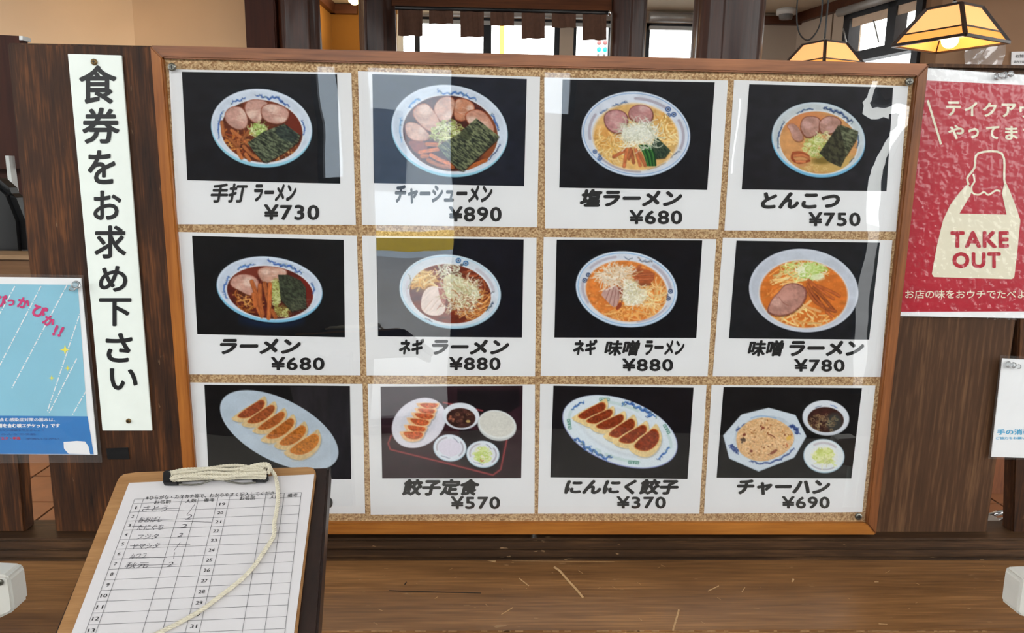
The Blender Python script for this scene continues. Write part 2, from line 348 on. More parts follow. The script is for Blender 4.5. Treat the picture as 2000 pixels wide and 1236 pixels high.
        s.poly(s.shrink(cr, .93), crust, tex=(.3, 22, 14, .5, seed + 3)); c = s.pmask(chaikin(s.shrink(cr, .88), True, 2), (slice(None), slice(None))); s.dots((x0 + d[0] * .5, y0 + d[1] * .5 + b * .2, L * .4, b * .6), 16, 6, [(222, 150, 90), (206, 120, 70), (110, 40, 20)], clip=c, op=.55)
        s.line([P(.1, .75), P(.35, 1.02), P(.66, 1.02), P(.9, .7)], 7, (240, 214, 168), op=.6)
BK = (24, 26, 31)
def d1():
    p = Print((340, 130), 5.1515, [(78, 52), (1640, 78), (1672, 1178), (133, 1143)], BK, seed=11)
    o = (880, 620, 512, 392, 8); i = (882, 650, 412, 312, 8); p.bowl(o, i); c = p.emask(*i)
    p.ell(*i[:4], (98, 46, 28), a=8, tex=(.3, 60, 40, 0, 2)); p.ell(1200, 610, 90, 170, (110, 42, 28), clip=c, soft=50)
    p.dragon([(840, 290), (900, 300), (960, 330), (1010, 300), (1060, 330), (1110, 370), (1165, 400)], 26); p.dragon([(575, 375), (620, 335), (660, 345), (715, 315)], 20)
    p.dragon([(485, 455), (455, 540), (440, 610), (450, 720)], 20); p.dragon([(1285, 545), (1315, 600), (1300, 690)], 18)
    p.strands((640, 800, 170, 130), 46, 130, 12, [(196, 118, 52), (150, 72, 30), (214, 150, 80)], .7, clip=c)
    p.strands((1140, 850, 150, 70), 30, 110, 11, [(190, 120, 60), (120, 60, 30), (222, 170, 110)], .6, clip=c)
    p.chashu([(720, 350), (800, 325), (900, 335), (960, 370), (900, 480), (860, 580), (780, 560), (700, 450)], seed=21)
    p.chashu([(505, 470), (560, 405), (650, 395), (710, 430), (750, 530), (735, 620), (650, 645), (560, 600), (510, 540)], seed=22)
    p.chashu([(860, 420), (930, 370), (1040, 375), (1140, 420), (1170, 480), (1120, 570), (1010, 585), (890, 540)], seed=23)
    p.menma([[(480, 560), (500, 690)], [(580, 640), (680, 720), (760, 790)], [(760, 640), (690, 730)], [(650, 740), (640, 850), (680, 920)], [(700, 800), (780, 890), (880, 940)], [(560, 730), (640, 800)], [(720, 880), (760, 940)]], 34)
    p.rings((850, 640, 85, 62), 60, 18, 9, [(196, 214, 140), (160, 190, 96), (222, 230, 180), (120, 150, 60)])
    p.strands((850, 620, 80, 50), 24, 60, 8, [(206, 222, 150), (150, 176, 90)], .8)
    p.nori([(740, 765), (900, 655), (1110, 575), (1270, 690), (1250, 760), (1120, 860), (940, 965), (900, 960), (800, 850)], .5, seed=8)
    p.poly([(1000, 640), (1110, 580), (1265, 690), (1210, 760), (1080, 740)], (40, 52, 54), op=.6, tex=(.3, 30, 20, .4, 9)); return p
def d2():
    p = Print((700, 130), 5.1515, [(140, 75), (1695, 125), (1667, 1203), (155, 1172)], (27, 31, 42), seed=12)
    o = (917, 648, 590, 460, 10); i = (925, 672, 478, 378, 10); p.bowl(o, i, lift=14); c = p.emask(*i)
    p.ell(*i[:4], (74, 32, 26), a=10, tex=(.3, 60, 40, 0, 2)); p.ell(1300, 720, 110, 260, (140, 74, 40), clip=c, soft=60)
    p.dragon([(800, 240), (860, 275), (930, 270), (1000, 260), (1060, 275), (1110, 310), (1190, 330)], 26, c=(50, 96, 170)); p.dragon([(515, 410), (560, 340), (620, 330)], 22, c=(90, 150, 215))
    p.dragon([(1340, 480), (1390, 560), (1410, 640)], 26); p.dragon([(1430, 780), (1380, 860), (1310, 940)], 16, c=(40, 46, 84)); p.dragon([(430, 520), (410, 640), (440, 760)], 20, c=(130, 180, 220))
    m = (214, 168, 148); e = (178, 112, 84)
    p.chashu([(960, 330), (1060, 310), (1180, 380), (1160, 480), (1060, 560), (950, 530)], (206, 140, 108), (160, 84, 54), seed=31)
    p.chashu([(750, 420), (800, 330), (900, 290), (980, 330), (960, 450), (930, 540), (850, 570), (780, 510)], m, e, seed=32)
    p.chashu([(530, 480), (580, 390), (680, 360), (740, 420), (810, 520), (830, 600), (740, 670), (640, 610)], m, e, seed=33)
    p.chashu([(1050, 500), (1120, 430), (1240, 430), (1330, 520), (1390, 660), (1300, 700), (1160, 640)], (206, 150, 128), (160, 84, 54), seed=34)
    p.chashu([(460, 600), (500, 550), (600, 570), (690, 650), (740, 720), (640, 760), (500, 730)], m, e, seed=35)
    p.poly([(480, 740), (640, 750), (720, 780), (640, 900), (560, 860)], (170, 92, 78), op=.7, clip=c, tex=(.2, 40, 20, 0, 3))
    p.menma([[(690, 780), (790, 785)], [(620, 860), (800, 830)], [(700, 940), (820, 1000), (950, 1010)], [(730, 890), (840, 950), (960, 990)], [(640, 900), (690, 900)], [(1100, 1020), (1280, 940)]], 40, (186, 100, 48))
    p.rings((900, 640, 150, 95), 110, 26, 8, [(206, 216, 150), (176, 190, 110), (226, 230, 190), (140, 150, 76)])
    p.strands((830, 700, 90, 70), 40, 80, 9, [(196, 206, 130), (214, 214, 160), (120, 120, 50)], .8)
    p.nori([(800, 800), (1000, 680), (1185, 520), (1415, 700), (1395, 740), (1060, 1050), (1010, 1040), (900, 930)], .65, seed=18, light=(166, 170, 122))
    p.poly([(1000, 680), (1110, 600), (1150, 700), (1080, 760)], (56, 62, 42), op=.6, tex=(.4, 26, 10, .6, 6)); return p
def d3():
    p = Print((1070, 150), 5.3735, [(155, 28), (1752, 57), (1672, 1187), (120, 1163)], BK, seed=13)
    o = (924, 602, 572, 446, 6); i = (922, 630, 448, 350, 6); p.bowl(o, i, under=(196, 214, 236), lift=6, inner=(214, 220, 232)); c = p.emask(*i)
    p.arcband(o[0], o[1] - 3, 552, 424, 6, 0, 360, 6, (92, 140, 196), n=60); p.arcband(o[0], o[1], 495, 375, 6, -95, -55, 30, (176, 170, 184)); p.arcband(o[0], o[1], 500, 380, 6, -30, 15, 30, (176, 170, 184)); p.arcband(o[0], o[1], 490, 375, 6, 165, 205, 30, (176, 170, 184)); p.arcband(o[0], o[1] + 5, 490, 388, 6, 80, 132, 20, (176, 170, 184))
    for x, y, R in ((1262, 340, 30), (1322, 395, 28), (1268, 402, 24), (495, 785, 24), (545, 855, 26), (550, 815, 20)): p.swirl(x, y, R)
    p.dragon([(690, 300), (760, 290), (830, 260)], 24, c=(88, 112, 150), g=(170, 160, 160)); p.dragon([(560, 380), (620, 340)], 20, c=(110, 130, 170)); p.dragon([(1290, 850), (1340, 800), (1390, 780)], 14, c=(90, 92, 110)); p.dragon([(1050, 975), (1150, 945), (1240, 900)], 10, c=(90, 92, 110))
    p.ell(*i[:4], (222, 178, 112), a=6, soft=30, tex=(.12, 80, 60, 0, 2)); p.ell(640, 640, 150, 110, (214, 146, 70), clip=c, soft=60, op=.6); p.ell(1280, 480, 120, 170, (222, 160, 84), clip=c, soft=60, op=.7)
    N = [(240, 206, 138), (228, 182, 100), (248, 224, 170), (206, 150, 74)]
    p.strands((640, 760, 150, 150), 90, 190, 10, N, .5, clip=c); p.strands((1240, 560, 120, 190), 80, 200, 11, N, .5, clip=c)
    p.chashu([(580, 410), (640, 350), (740, 340), (830, 380), (850, 480), (780, 600), (680, 590), (600, 520)], (196, 142, 142), (120, 66, 66), (214, 176, 172), 41)
    p.chashu([(840, 370), (880, 310), (980, 285), (1080, 320), (1115, 400), (1080, 490), (940, 480), (850, 440)], (196, 140, 138), (122, 64, 62), (214, 176, 172), 42)
    p.nori([(1130, 620), (1285, 770), (1230, 850), (1130, 860), (1080, 740)], .8, (26, 44, 36), (50, 74, 60), seed=4)
    p.menma([[(820, 770), (690, 840)], [(830, 760), (800, 940)], [(880, 780), (900, 900)], [(920, 760), (970, 930)], [(960, 790), (1020, 930)], [(870, 760), (850, 860)]], 32, (182, 104, 66))
    for k in range(9): p.line([(960 + 14 * k, 720), (1010 + 14 * k, 800), (1050 + 10 * k, 930)], 18, ((34, 84, 44), (70, 130, 60), (22, 60, 34))[k % 3])
    p.strands((950, 590, 180, 110), 300, 130, 8, [(232, 234, 222), (214, 216, 196), (244, 244, 236), (190, 190, 160)], .7)
    p.strands((970, 640, 190, 120), 60, 130, 7, [(240, 238, 226), (228, 226, 206)], .6); p.ell(930, 580, 120, 70, (232, 236, 226), soft=60, op=.35); return p
def d4():
    p = Print((1430, 150), 5.375, [(180, 77), (1690, 112), (1620, 1200), (100, 1182)], (34, 35, 40), seed=14)
    o = (906, 662, 494, 392, 9); i = (908, 690, 410, 325, 9); p.bowl(o, i, under=(120, 186, 222), rim=(206, 218, 226), inner=(196, 204, 208)); c = p.emask(*i)
    p.ell(*i[:4], (206, 150, 96), a=9, tex=(.1, 60, 40, 0, 2)); p.ell(760, 470, 240, 120, (206, 130, 82), clip=c, soft=60, op=.8); p.ell(1050, 900, 260, 110, (200, 170, 100), clip=c, soft=60, op=.8)
    p.dragon([(960, 330), (1010, 330), (1060, 365), (1120, 360), (1170, 400), (1220, 460), (1270, 465)], 28, c=(40, 56, 96), g=(60, 90, 100)); p.dragon([(680, 385), (730, 360), (770, 340), (850, 340)], 18, c=(44, 60, 100)); p.dragon([(545, 470), (500, 570), (480, 650), (480, 750)], 20, c=(40, 56, 90)); p.dragon([(1320, 600), (1330, 680), (1310, 740)], 18, c=(40, 56, 90)); p.dragon([(1280, 850), (1230, 900)], 12, c=(40, 56, 90))
    m, e, f = (188, 142, 128), (122, 70, 54), (206, 164, 156)
    p.chashu([(610, 560), (560, 500), (650, 480), (720, 560), (760, 650), (700, 690), (630, 650)], m, (170, 110, 84), f, 51)
    p.chashu([(720, 470), (760, 415), (860, 410), (930, 440), (920, 520), (910, 600), (780, 660), (710, 550)], m, e, f, 52)
    p.chashu([(900, 490), (950, 430), (1040, 400), (1150, 450), (1140, 520), (1060, 600), (930, 610)], m, e, f, 53)
    p.rings((890, 740, 140, 100), 130, 20, 9, [(206, 214, 140), (176, 190, 100), (226, 226, 180), (150, 166, 84)]); p.strands((950, 640, 90, 50), 30, 60, 8, [(206, 214, 150), (222, 220, 180)], .8)
    p.line([(640, 800), (620, 860), (690, 910), (810, 880)], 26, (150, 70, 40)); p.line([(640, 800), (720, 790), (800, 830)], 28, (164, 84, 50)); p.menma([[(650, 830), (740, 820), (800, 850)], [(680, 890), (760, 890)]], 30, (186, 112, 72))
    p.rings((860, 960, 150, 40), 30, 18, 7, [(222, 190, 130), (196, 160, 90)], clip=c); p.ell(940, 880, 100, 36, (96, 80, 30), clip=c, soft=30, op=.7)
    p.nori([(1130, 500), (1320, 570), (1310, 650), (1200, 830), (1110, 640)], .4, (46, 50, 36), (150, 152, 120), seed=14)
    p.poly([(1120, 500), (1170, 690), (1200, 830), (1140, 950), (1010, 890), (915, 800), (1010, 660)], (42, 42, 34), smooth=0, tex=((74, 72, 52), 30, 20, 1, 9)); return p
def d5():
    p = Print((360, 450), 5.618, [(85, 58), (1748, 103), (1762, 1172), (142, 1138)], (18, 20, 23), seed=15)
    p.ell(960, 960, 360, 110, (14, 34, 66), soft=60, op=.8)
    o = (935, 648, 584, 358, 7); i = (940, 680, 474, 286, 7); p.bowl(o, i, under=(132, 192, 222), rim=(222, 232, 244), inner=(200, 210, 226), lift=18); c = p.emask(*i)
    p.ell(*i[:4], (88, 32, 24), a=7, tex=(.35, 70, 30, 0, 2)); p.ell(1340, 650, 100, 180, (112, 34, 26), clip=c, soft=40); p.ell(700, 460, 200, 60, (118, 50, 36), clip=c, soft=40)
    p.dragon([(930, 330), (1000, 370), (1060, 385), (1120, 385), (1180, 400), (1230, 450), (1290, 460)], 30, c=(44, 82, 168)); p.dragon([(590, 430), (640, 385), (690, 395), (760, 370)], 24, c=(60, 110, 190)); p.dragon([(490, 500), (450, 580), (430, 650), (460, 740)], 24, c=(50, 92, 170)); p.dragon([(1395, 580), (1430, 630), (1410, 690)], 22, c=(50, 92, 170))
    p.strands((680, 790, 130, 90), 50, 140, 14, [(190, 116, 50), (150, 80, 32), (220, 160, 90), (96, 44, 20)], .6, clip=c)
    p.chashu([(490, 570), (540, 500), (640, 470), (760, 490), (830, 560), (800, 680), (730, 730), (600, 660), (520, 620)], (204, 156, 140), (150, 92, 74), seed=61)
    p.chashu([(790, 440), (860, 395), (980, 395), (1110, 420), (1140, 470), (1080, 540), (980, 570), (870, 580), (820, 520)], (208, 160, 140), (150, 92, 74), seed=62)
    p.rings((1010, 680, 60, 140), 90, 24, 9, [(206, 210, 150), (176, 186, 110), (140, 140, 70)], clip=c); p.rings((1080, 880, 90, 60), 60, 24, 9, [(206, 210, 140), (150, 140, 70), (110, 80, 40)], clip=c)
    p.menma([[(740, 560), (790, 700), (800, 840), (850, 940)], [(760, 700), (780, 820)], [(880, 580), (900, 700), (930, 800)], [(940, 590), (935, 780), (925, 960)], [(830, 600), (830, 800), (860, 920)], [(960, 880), (1000, 950)]], 44, (176, 98, 52))
    p.nori([(1030, 485), (1140, 485), (1280, 550), (1330, 620), (1340, 850), (1180, 890), (1060, 760)], .5, (36, 40, 32), (66, 72, 56), seed=24); p.strands((1220, 780, 120, 80), 30, 120, 4, [(116, 118, 96)], .3, ang=.6, spread=.6, op=.5); return p
def d6():
    p = Print((720, 450), 5.619, [(82, 80), (1702, 98), (1683, 1175), (103, 1162)], (15, 17, 26), seed=16)
    o = (895, 672, 560, 404, 8); i = (895, 695, 448, 322, 8); p.bowl(o, i, under=(176, 208, 226), rim=(222, 234, 242), inner=(214, 222, 232), lift=10); c = p.emask(*i)
    p.arcband(o[0], o[1] - 4, 540, 384, 8, 0, 360, 6, (150, 196, 220), n=60); p.arcband(o[0], o[1] - 4, 480, 330, 8, -58, -12, 34, (200, 196, 206)); p.arcband(o[0], o[1], 480, 330, 8, 150, 190, 30, (206, 204, 214))
    p.swirl(985, 330, 30, (40, 96, 150)); p.swirl(1066, 360, 30, (40, 96, 150)); p.ell(1022, 378, 20, 14, (90, 100, 110))
    p.dragon([(1340, 690), (1380, 670)], 12, c=(120, 110, 110)); p.dragon([(1290, 880), (1340, 830), (1370, 790)], 22, c=(96, 100, 96)); p.dragon([(440, 480), (470, 560), (430, 640)], 16, c=(170, 150, 120)); p.dragon([(620, 965), (700, 1000)], 10, c=(60, 62, 80))
    p.ell(*i[:4], (112, 44, 28), a=8, tex=(.3, 60, 30, 0, 2)); p.ell(600, 560, 150, 130, (172, 124, 62), clip=c, soft=60, op=.8); p.ell(540, 700, 110, 90, (84, 72, 100), clip=c, soft=60, op=.5)
    p.strands((1150, 520, 180, 110), 90, 160, 14, [(166, 86, 52), (196, 116, 74), (126, 56, 34), (92, 36, 22)], .5, ang=.5, spread=.8, clip=c)
    p.strands((600, 530, 130, 110), 50, 150, 16, [(240, 206, 140), (214, 164, 90), (250, 226, 170)], .6, clip=c)
    p.strands((1130, 880, 230, 130), 130, 220, 14, [(206, 136, 70), (170, 96, 46), (226, 166, 100), (110, 46, 26)], .4, ang=-.4, spread=.7, clip=c)
    p.poly([(600, 650), (740, 590), (830, 700), (850, 880), (780, 940), (640, 930), (560, 850)], (232, 214, 206), tex=(.08, 60, 14, -.8, 5)); p.poly([(750, 565), (830, 555), (855, 680), (840, 850), (790, 780)], (164, 96, 86), tex=(.2, 20, 20, 0, 6))
    for k in range(3): p.line([(600 + 70 * k, 880), (700 + 60 * k, 760)], 6, (206, 176, 160))
    p.strands((880, 450, 110, 80), 90, 110, 9, [(230, 230, 206), (206, 206, 176), (244, 242, 230), (120, 90, 70)], .7, clip=c)
    p.poly([(800, 520), (900, 470), (1050, 540), (1190, 620), (1230, 740), (1080, 830), (920, 800), (860, 780)], (220, 216, 176), op=.9, tex=(.1, 40, 20, .6, 8))
    p.strands((1010, 690, 190, 170), 320, 110, 8, [(232, 230, 206), (214, 212, 166), (246, 244, 226), (190, 186, 136), (206, 170, 130)], .6, clip=c)
    p.strands((1000, 800, 200, 110), 60, 120, 7, [(240, 232, 210), (150, 80, 50)], .6, clip=c); return p
def d7():
    p = Print((1070, 450), 5.618, [(97, 100), (1695, 108), (1628, 1180), (72, 1175)], (16, 18, 23), seed=17)
    o = (864, 645, 560, 414, 8); i = (862, 665, 448, 332, 8); p.bowl(o, i, under=(190, 212, 236), rim=(222, 232, 244), inner=(214, 220, 232), lift=8); c = p.emask(*i)
    p.arcband(o[0], o[1] - 3, 536, 390, 8, 0, 360, 7, (110, 170, 220), n=60); G = (188, 182, 194); p.arcband(o[0], o[1], 490, 355, 8, -150, -110, 28, G); p.arcband(o[0], o[1], 486, 350, 8, -58, -12, 34, G); p.arcband(o[0], o[1], 486, 350, 8, 145, 180, 30, G); p.arcband(o[0], o[1], 490, 360, 8, 20, 70, 18, G)
    for x, y, R in ((444, 488, 26), (405, 547, 27), (450, 540, 18), (1346, 668, 26), (1320, 745, 27), (1306, 705, 16)): p.swirl(x, y, R, (36, 56, 96))
    p.dragon([(840, 290), (880, 325), (930, 300)], 12, c=(130, 130, 140)); p.dragon([(990, 290), (1030, 340), (1090, 340), (1150, 340)], 20, c=(110, 112, 124), g=(206, 170, 140))
    p.ell(*i[:4], (216, 128, 60), a=8, soft=16, tex=(.16, 50, 36, 0, 2)); O = [(232, 152, 80), (240, 176, 110), (206, 108, 46), (226, 140, 66)]
    p.dots((862, 665, 430, 320), 420, 8, O, clip=c, op=.7); p.strands((1000, 890, 260, 110), 90, 190, 12, [(240, 176, 100), (248, 196, 130), (226, 140, 60)], .4, clip=c); p.strands((1180, 720, 110, 110), 50, 170, 12, [(244, 214, 160), (236, 190, 120)], .5, clip=c)
    p.poly([(920, 480), (1000, 400), (1180, 460), (1160, 560), (1060, 620), (980, 590)], (176, 92, 52), tex=(.2, 40, 12, .1, 4)); p.menma([[(930, 490), (1160, 480)], [(960, 540), (1150, 530)], [(990, 590), (1120, 590)], [(940, 460), (1010, 390)]], 26, (172, 96, 62))
    p.poly([(760, 560), (828, 540), (825, 830), (780, 720)], (146, 70, 50), smooth=1, tex=(.2, 30, 30, 0, 3))
    p.poly([(560, 680), (740, 590), (780, 640), (800, 740), (740, 860), (660, 790)], (196, 158, 150), smooth=1, tex=(.1, 20, 60, .5, 6))
    for k in range(4): p.line([(630 + 45 * k, 770 + 30 * k), (690 + 30 * k, 620 + 10 * k)], 5, (120, 70, 60))
    p.poly([(740, 850), (800, 770), (820, 830), (760, 880)], (150, 70, 44))
    W = [(240, 226, 206), (226, 206, 176), (250, 240, 226), (214, 176, 130)]
    p.strands((720, 510, 150, 90), 170, 130, 9, W, .6, clip=c); p.strands((840, 450, 90, 50), 60, 120, 8, W, .8)
    p.poly([(830, 530), (930, 540), (1000, 640), (1100, 650), (1080, 770), (940, 830), (840, 830), (825, 680)], (234, 226, 200), op=.9, tex=(.1, 24, 18, .6, 8)); p.strands((940, 690, 120, 120), 150, 90, 8, [(242, 238, 222), (226, 220, 180), (250, 248, 240), (206, 196, 150)], .7); return p
def d8():
    p = Print((1410, 450), 5.373, [(153, 107), (1658, 127), (1545, 1145), (73, 1132)], (28, 30, 34), seed=18)
    o = (858, 630, 576, 436, 6); i = (858, 668, 462, 352, 5); p.bowl(o, i, under=(206, 212, 224), rim=(214, 219, 230), inner=(198, 204, 216), lift=4); c = p.emask(*i)
    p.ell(*i[:4], (212, 118, 48), a=5, soft=16, tex=(.12, 70, 40, 0, 2)); p.dots((858, 668, 440, 330), 200, 6, [(232, 150, 80), (196, 98, 36), (240, 176, 110)], clip=c, op=.6)
    S = [(240, 190, 120), (232, 166, 90), (246, 214, 150)]; p.strands((640, 500, 170, 90), 40, 170, 14, S, .15, ang=-.4, spread=.4, clip=c); p.strands((900, 920, 330, 90), 46, 150, 16, S, .2, clip=c); p.strands((560, 620, 100, 60), 14, 140, 12, [(222, 140, 70)], .2, clip=c)
    p.strands((830, 420, 230, 90), 130, 90, 10, [(216, 220, 150), (236, 232, 190), (186, 206, 110), (240, 214, 150)], .6, clip=c); p.rings((930, 430, 160, 80), 80, 34, 11, [(226, 234, 190), (170, 200, 96), (206, 222, 150), (240, 240, 214)], clip=c)
    p.ell(940, 400, 60, 55, (196, 216, 130), soft=30, op=.6); p.ell(1010, 490, 66, 36, (226, 232, 200), soft=20, op=.7)
    p.chashu([(470, 830), (520, 720), (600, 640), (650, 570), (740, 545), (850, 570), (900, 650), (860, 760), (780, 840), (690, 890), (580, 900), (490, 870)], (196, 144, 130), (140, 86, 78), (214, 170, 156), 71)
    p.line([(600, 700), (640, 760), (700, 790)], 7, (150, 96, 84)); p.ell(680, 690, 70, 46, (206, 152, 138), a=-20, soft=30, op=.8)
    p.line([(800, 850), (930, 740)], 26, (236, 190, 130)); p.line([(880, 800), (1030, 850)], 26, (226, 170, 110)); p.line([(720, 890), (780, 990)], 20, (240, 190, 130))
    p.poly([(900, 640), (1000, 660), (1060, 780), (960, 760)], (96, 36, 26), op=.8)
    p.menma([[(900, 560), (980, 700), (1120, 860)], [(910, 520), (1010, 610), (1170, 720)], [(960, 600), (1060, 700), (1170, 830)], [(1000, 580), (1150, 640), (1230, 690)], [(890, 600), (960, 740), (1060, 800)], [(1100, 820), (1190, 850)], [(1100, 860), (1160, 900)]], 28, (172, 92, 48)); return p
def d9():
    p = Print((380, 740), 6.181, [(118, 70), (1875, 85), (1890, 1208), (172, 1205)], (16, 16, 18), seed=19)
    p.poly([(1150, 95), (1870, 95), (1885, 1200), (1500, 1200), (1600, 600), (1200, 300)], (44, 42, 46), smooth=0, op=.8, tex=(.2, 60, 200, 0, 3))
    o = (1022, 620, 780, 372, 27); p.ell(1022, 632, 786, 378, (8, 8, 10), a=27, soft=14, op=.7); p.ell(*o[:4], (192, 204, 218), a=27, tex=(.05, 300, 200, 0, 2)); p.ell(1022, 616, 766, 360, (186, 199, 212), a=27, tex=(.04, 200, 100, 0, 3)); p.ell(1035, 622, 600, 240, (172, 186, 202), a=30, soft=60, op=.55); p.ell(1030, 610, 580, 220, (188, 201, 214), a=30, soft=30)
    for k, q in enumerate(((440, 470, 850, 260, 125), (560, 540, 970, 320, 120), (690, 620, 1090, 400, 115), (790, 730, 1200, 480, 130), (950, 800, 1340, 570, 140), (1070, 880, 1500, 680, 170))): p.gyoza(*q, seed=80 + k, crust=(146 + 8 * k, 70 + 9 * k, 40), pale=(214, 186, 138))
    return p
def d10():
    p = Print((730, 740), 5.887, [(78, 88), (1713, 78), (1695, 1140), (97, 1143)], (46, 26, 34), seed=20)
    p.poly([(960, 90), (1700, 90), (1700, 360), (1200, 420), (960, 300)], (14, 12, 18), smooth=1, op=.9); p.poly([(200, 500), (1500, 560), (1520, 900), (1370, 1090), (190, 800)], (52, 24, 32), smooth=0, tex=(.2, 60, 40, 0, 4)); p.poly([(980, 560), (1500, 640), (1460, 960), (1370, 1090), (1000, 980)], (18, 12, 18), smooth=0, op=.85)
    for q in ([(800, 270), (1250, 365)], [(200, 650), (165, 740), (190, 810), (800, 960), (1370, 1105), (1460, 1040), (1530, 700)]): p.line(q, 22, (128, 44, 50), smooth=0); p.line(q, 7, (168, 84, 84), smooth=0)
    p.ell(518, 505, 335, 262, (208, 208, 218), a=-36); p.ell(518, 500, 328, 255, (226, 224, 234), a=-36); p.ell(520, 500, 240, 170, (216, 216, 226), a=-38, soft=30)
    for k, q in enumerate(((300, 600, 570, 640, 90), (350, 520, 600, 580, 75), (380, 440, 640, 500, 75), (430, 380, 690, 430, 70), (470, 330, 710, 370, 64), (490, 275, 740, 300, 60))[::-1]): p.gyoza(*q, seed=90 + k, crust=(204, 100, 60), pale=(240, 196, 150))
    p.ell(1003, 428, 212, 154, (214, 218, 228), a=4); p.ell(1003, 420, 206, 146, (228, 232, 240), a=4); p.ell(1003, 448, 166, 114, (64, 34, 30), a=4, tex=(.4, 40, 30, 0, 3)); p.rings((1000, 450, 140, 90), 20, 20, 6, [(110, 70, 60), (150, 110, 80), (40, 20, 20)]); p.ell(1085, 487, 26, 16, (190, 160, 100)); p.dots((890, 470, 30, 40), 6, 12, [(190, 120, 90), (150, 90, 70)])
    p.ell(1418, 535, 226, 174, (200, 204, 204), a=14); p.ell(1418, 522, 220, 160, (228, 230, 228), a=14); p.ell(1416, 518, 200, 142, (216, 214, 206), a=14, tex=(.05, 14, 10, 0, 4))
    for x, y in ((875, 793), (1255, 866)):
        p.ell(x, y, 192, 156, (176, 204, 220), a=6); p.ell(x, y - 4, 184, 148, (226, 232, 240), a=6); p.arcband(x, y - 3, 150, 118, 6, -200, -110, 18, (186, 180, 190)); p.arcband(x, y - 3, 152, 120, 6, -40, 40, 18, (180, 176, 190)); p.ell(x, y - 4, 132, 100, (224, 218, 232) if x < 1000 else (226, 228, 232), a=6)
        p.dragon([(x + 40, y - 118), (x + 100, y - 60)], 8, c=(110, 96, 120)); p.dragon([(x - 100, y + 90), (x, y + 118)], 8, c=(110, 96, 120))
    p.rings((1250, 870, 90, 90), 60, 26, 11, [(214, 226, 150), (190, 208, 110), (232, 232, 190)]); p.line([(1228, 925), (1240, 950), (1262, 935)], 8, (176, 50, 40)); return p
def d11():
    p = Print((1060, 740), 5.887, [(123, 78), (1735, 100), (1665, 1150), (88, 1130)], (20, 18, 22), seed=21)
    o = (888, 607, 692, 374, 20); p.ell(*o[:4], (140, 150, 200), a=20); p.ell(888, 602, 684, 366, (222, 232, 240), a=20); p.ell(900, 610, 500, 240, (206, 214, 222), a=22, soft=40); p.ell(895, 600, 490, 226, (222, 230, 236), a=22, soft=24)
    M = (196, 216, 216)
    for t0, t1 in ((-130, -88), (-38, -14), (50, 88), (152, 176), (95, 100)): p.arcband(890, 606, 612, 300, 20, t0 + 8, t1 + 8, 34, M, op=.8)
    B = (44, 96, 176); p.dragon([(920, 280), (1000, 270), (1070, 320), (1150, 350), (1210, 360), (1220, 420), (1300, 425)], 40, c=B); p.dragon([(370, 690), (450, 700), (470, 790), (560, 810), (620, 850), (700, 910), (800, 890)], 40, c=B); p.dragon([(340, 350), (400, 300), (470, 260)], 26, c=B); p.dragon([(1450, 780), (1400, 850), (1330, 920)], 28, c=B)
    for (x, y, a) in ((710, 235, 0), (305, 520, 80), (1425, 575, 62), (1045, 960, 4)):
        ca, sa = math.cos(math.radians(a)), math.sin(math.radians(a))
        for sgn in (-1, 1):
            p.line([(x + u * ca - v * sa, y + u * sa + v * ca) for u, v in ((sgn * 5, 15), (sgn * 5, -14), (sgn * 56, -14), (sgn * 56, 14), (sgn * 24, 14), (sgn * 24, 0), (sgn * 38, 0))], 8, (70, 130, 110), smooth=0)
    for k, q in enumerate(((330, 440, 730, 280, 130), (430, 490, 810, 360, 110), (540, 550, 940, 420, 120), (690, 650, 1060, 470, 150), (800, 720, 1200, 540, 140), (980, 790, 1330, 590, 190))): p.gyoza(*q, seed=100 + k, crust=(134, 54, 26), pale=(232, 206, 150))
    return p
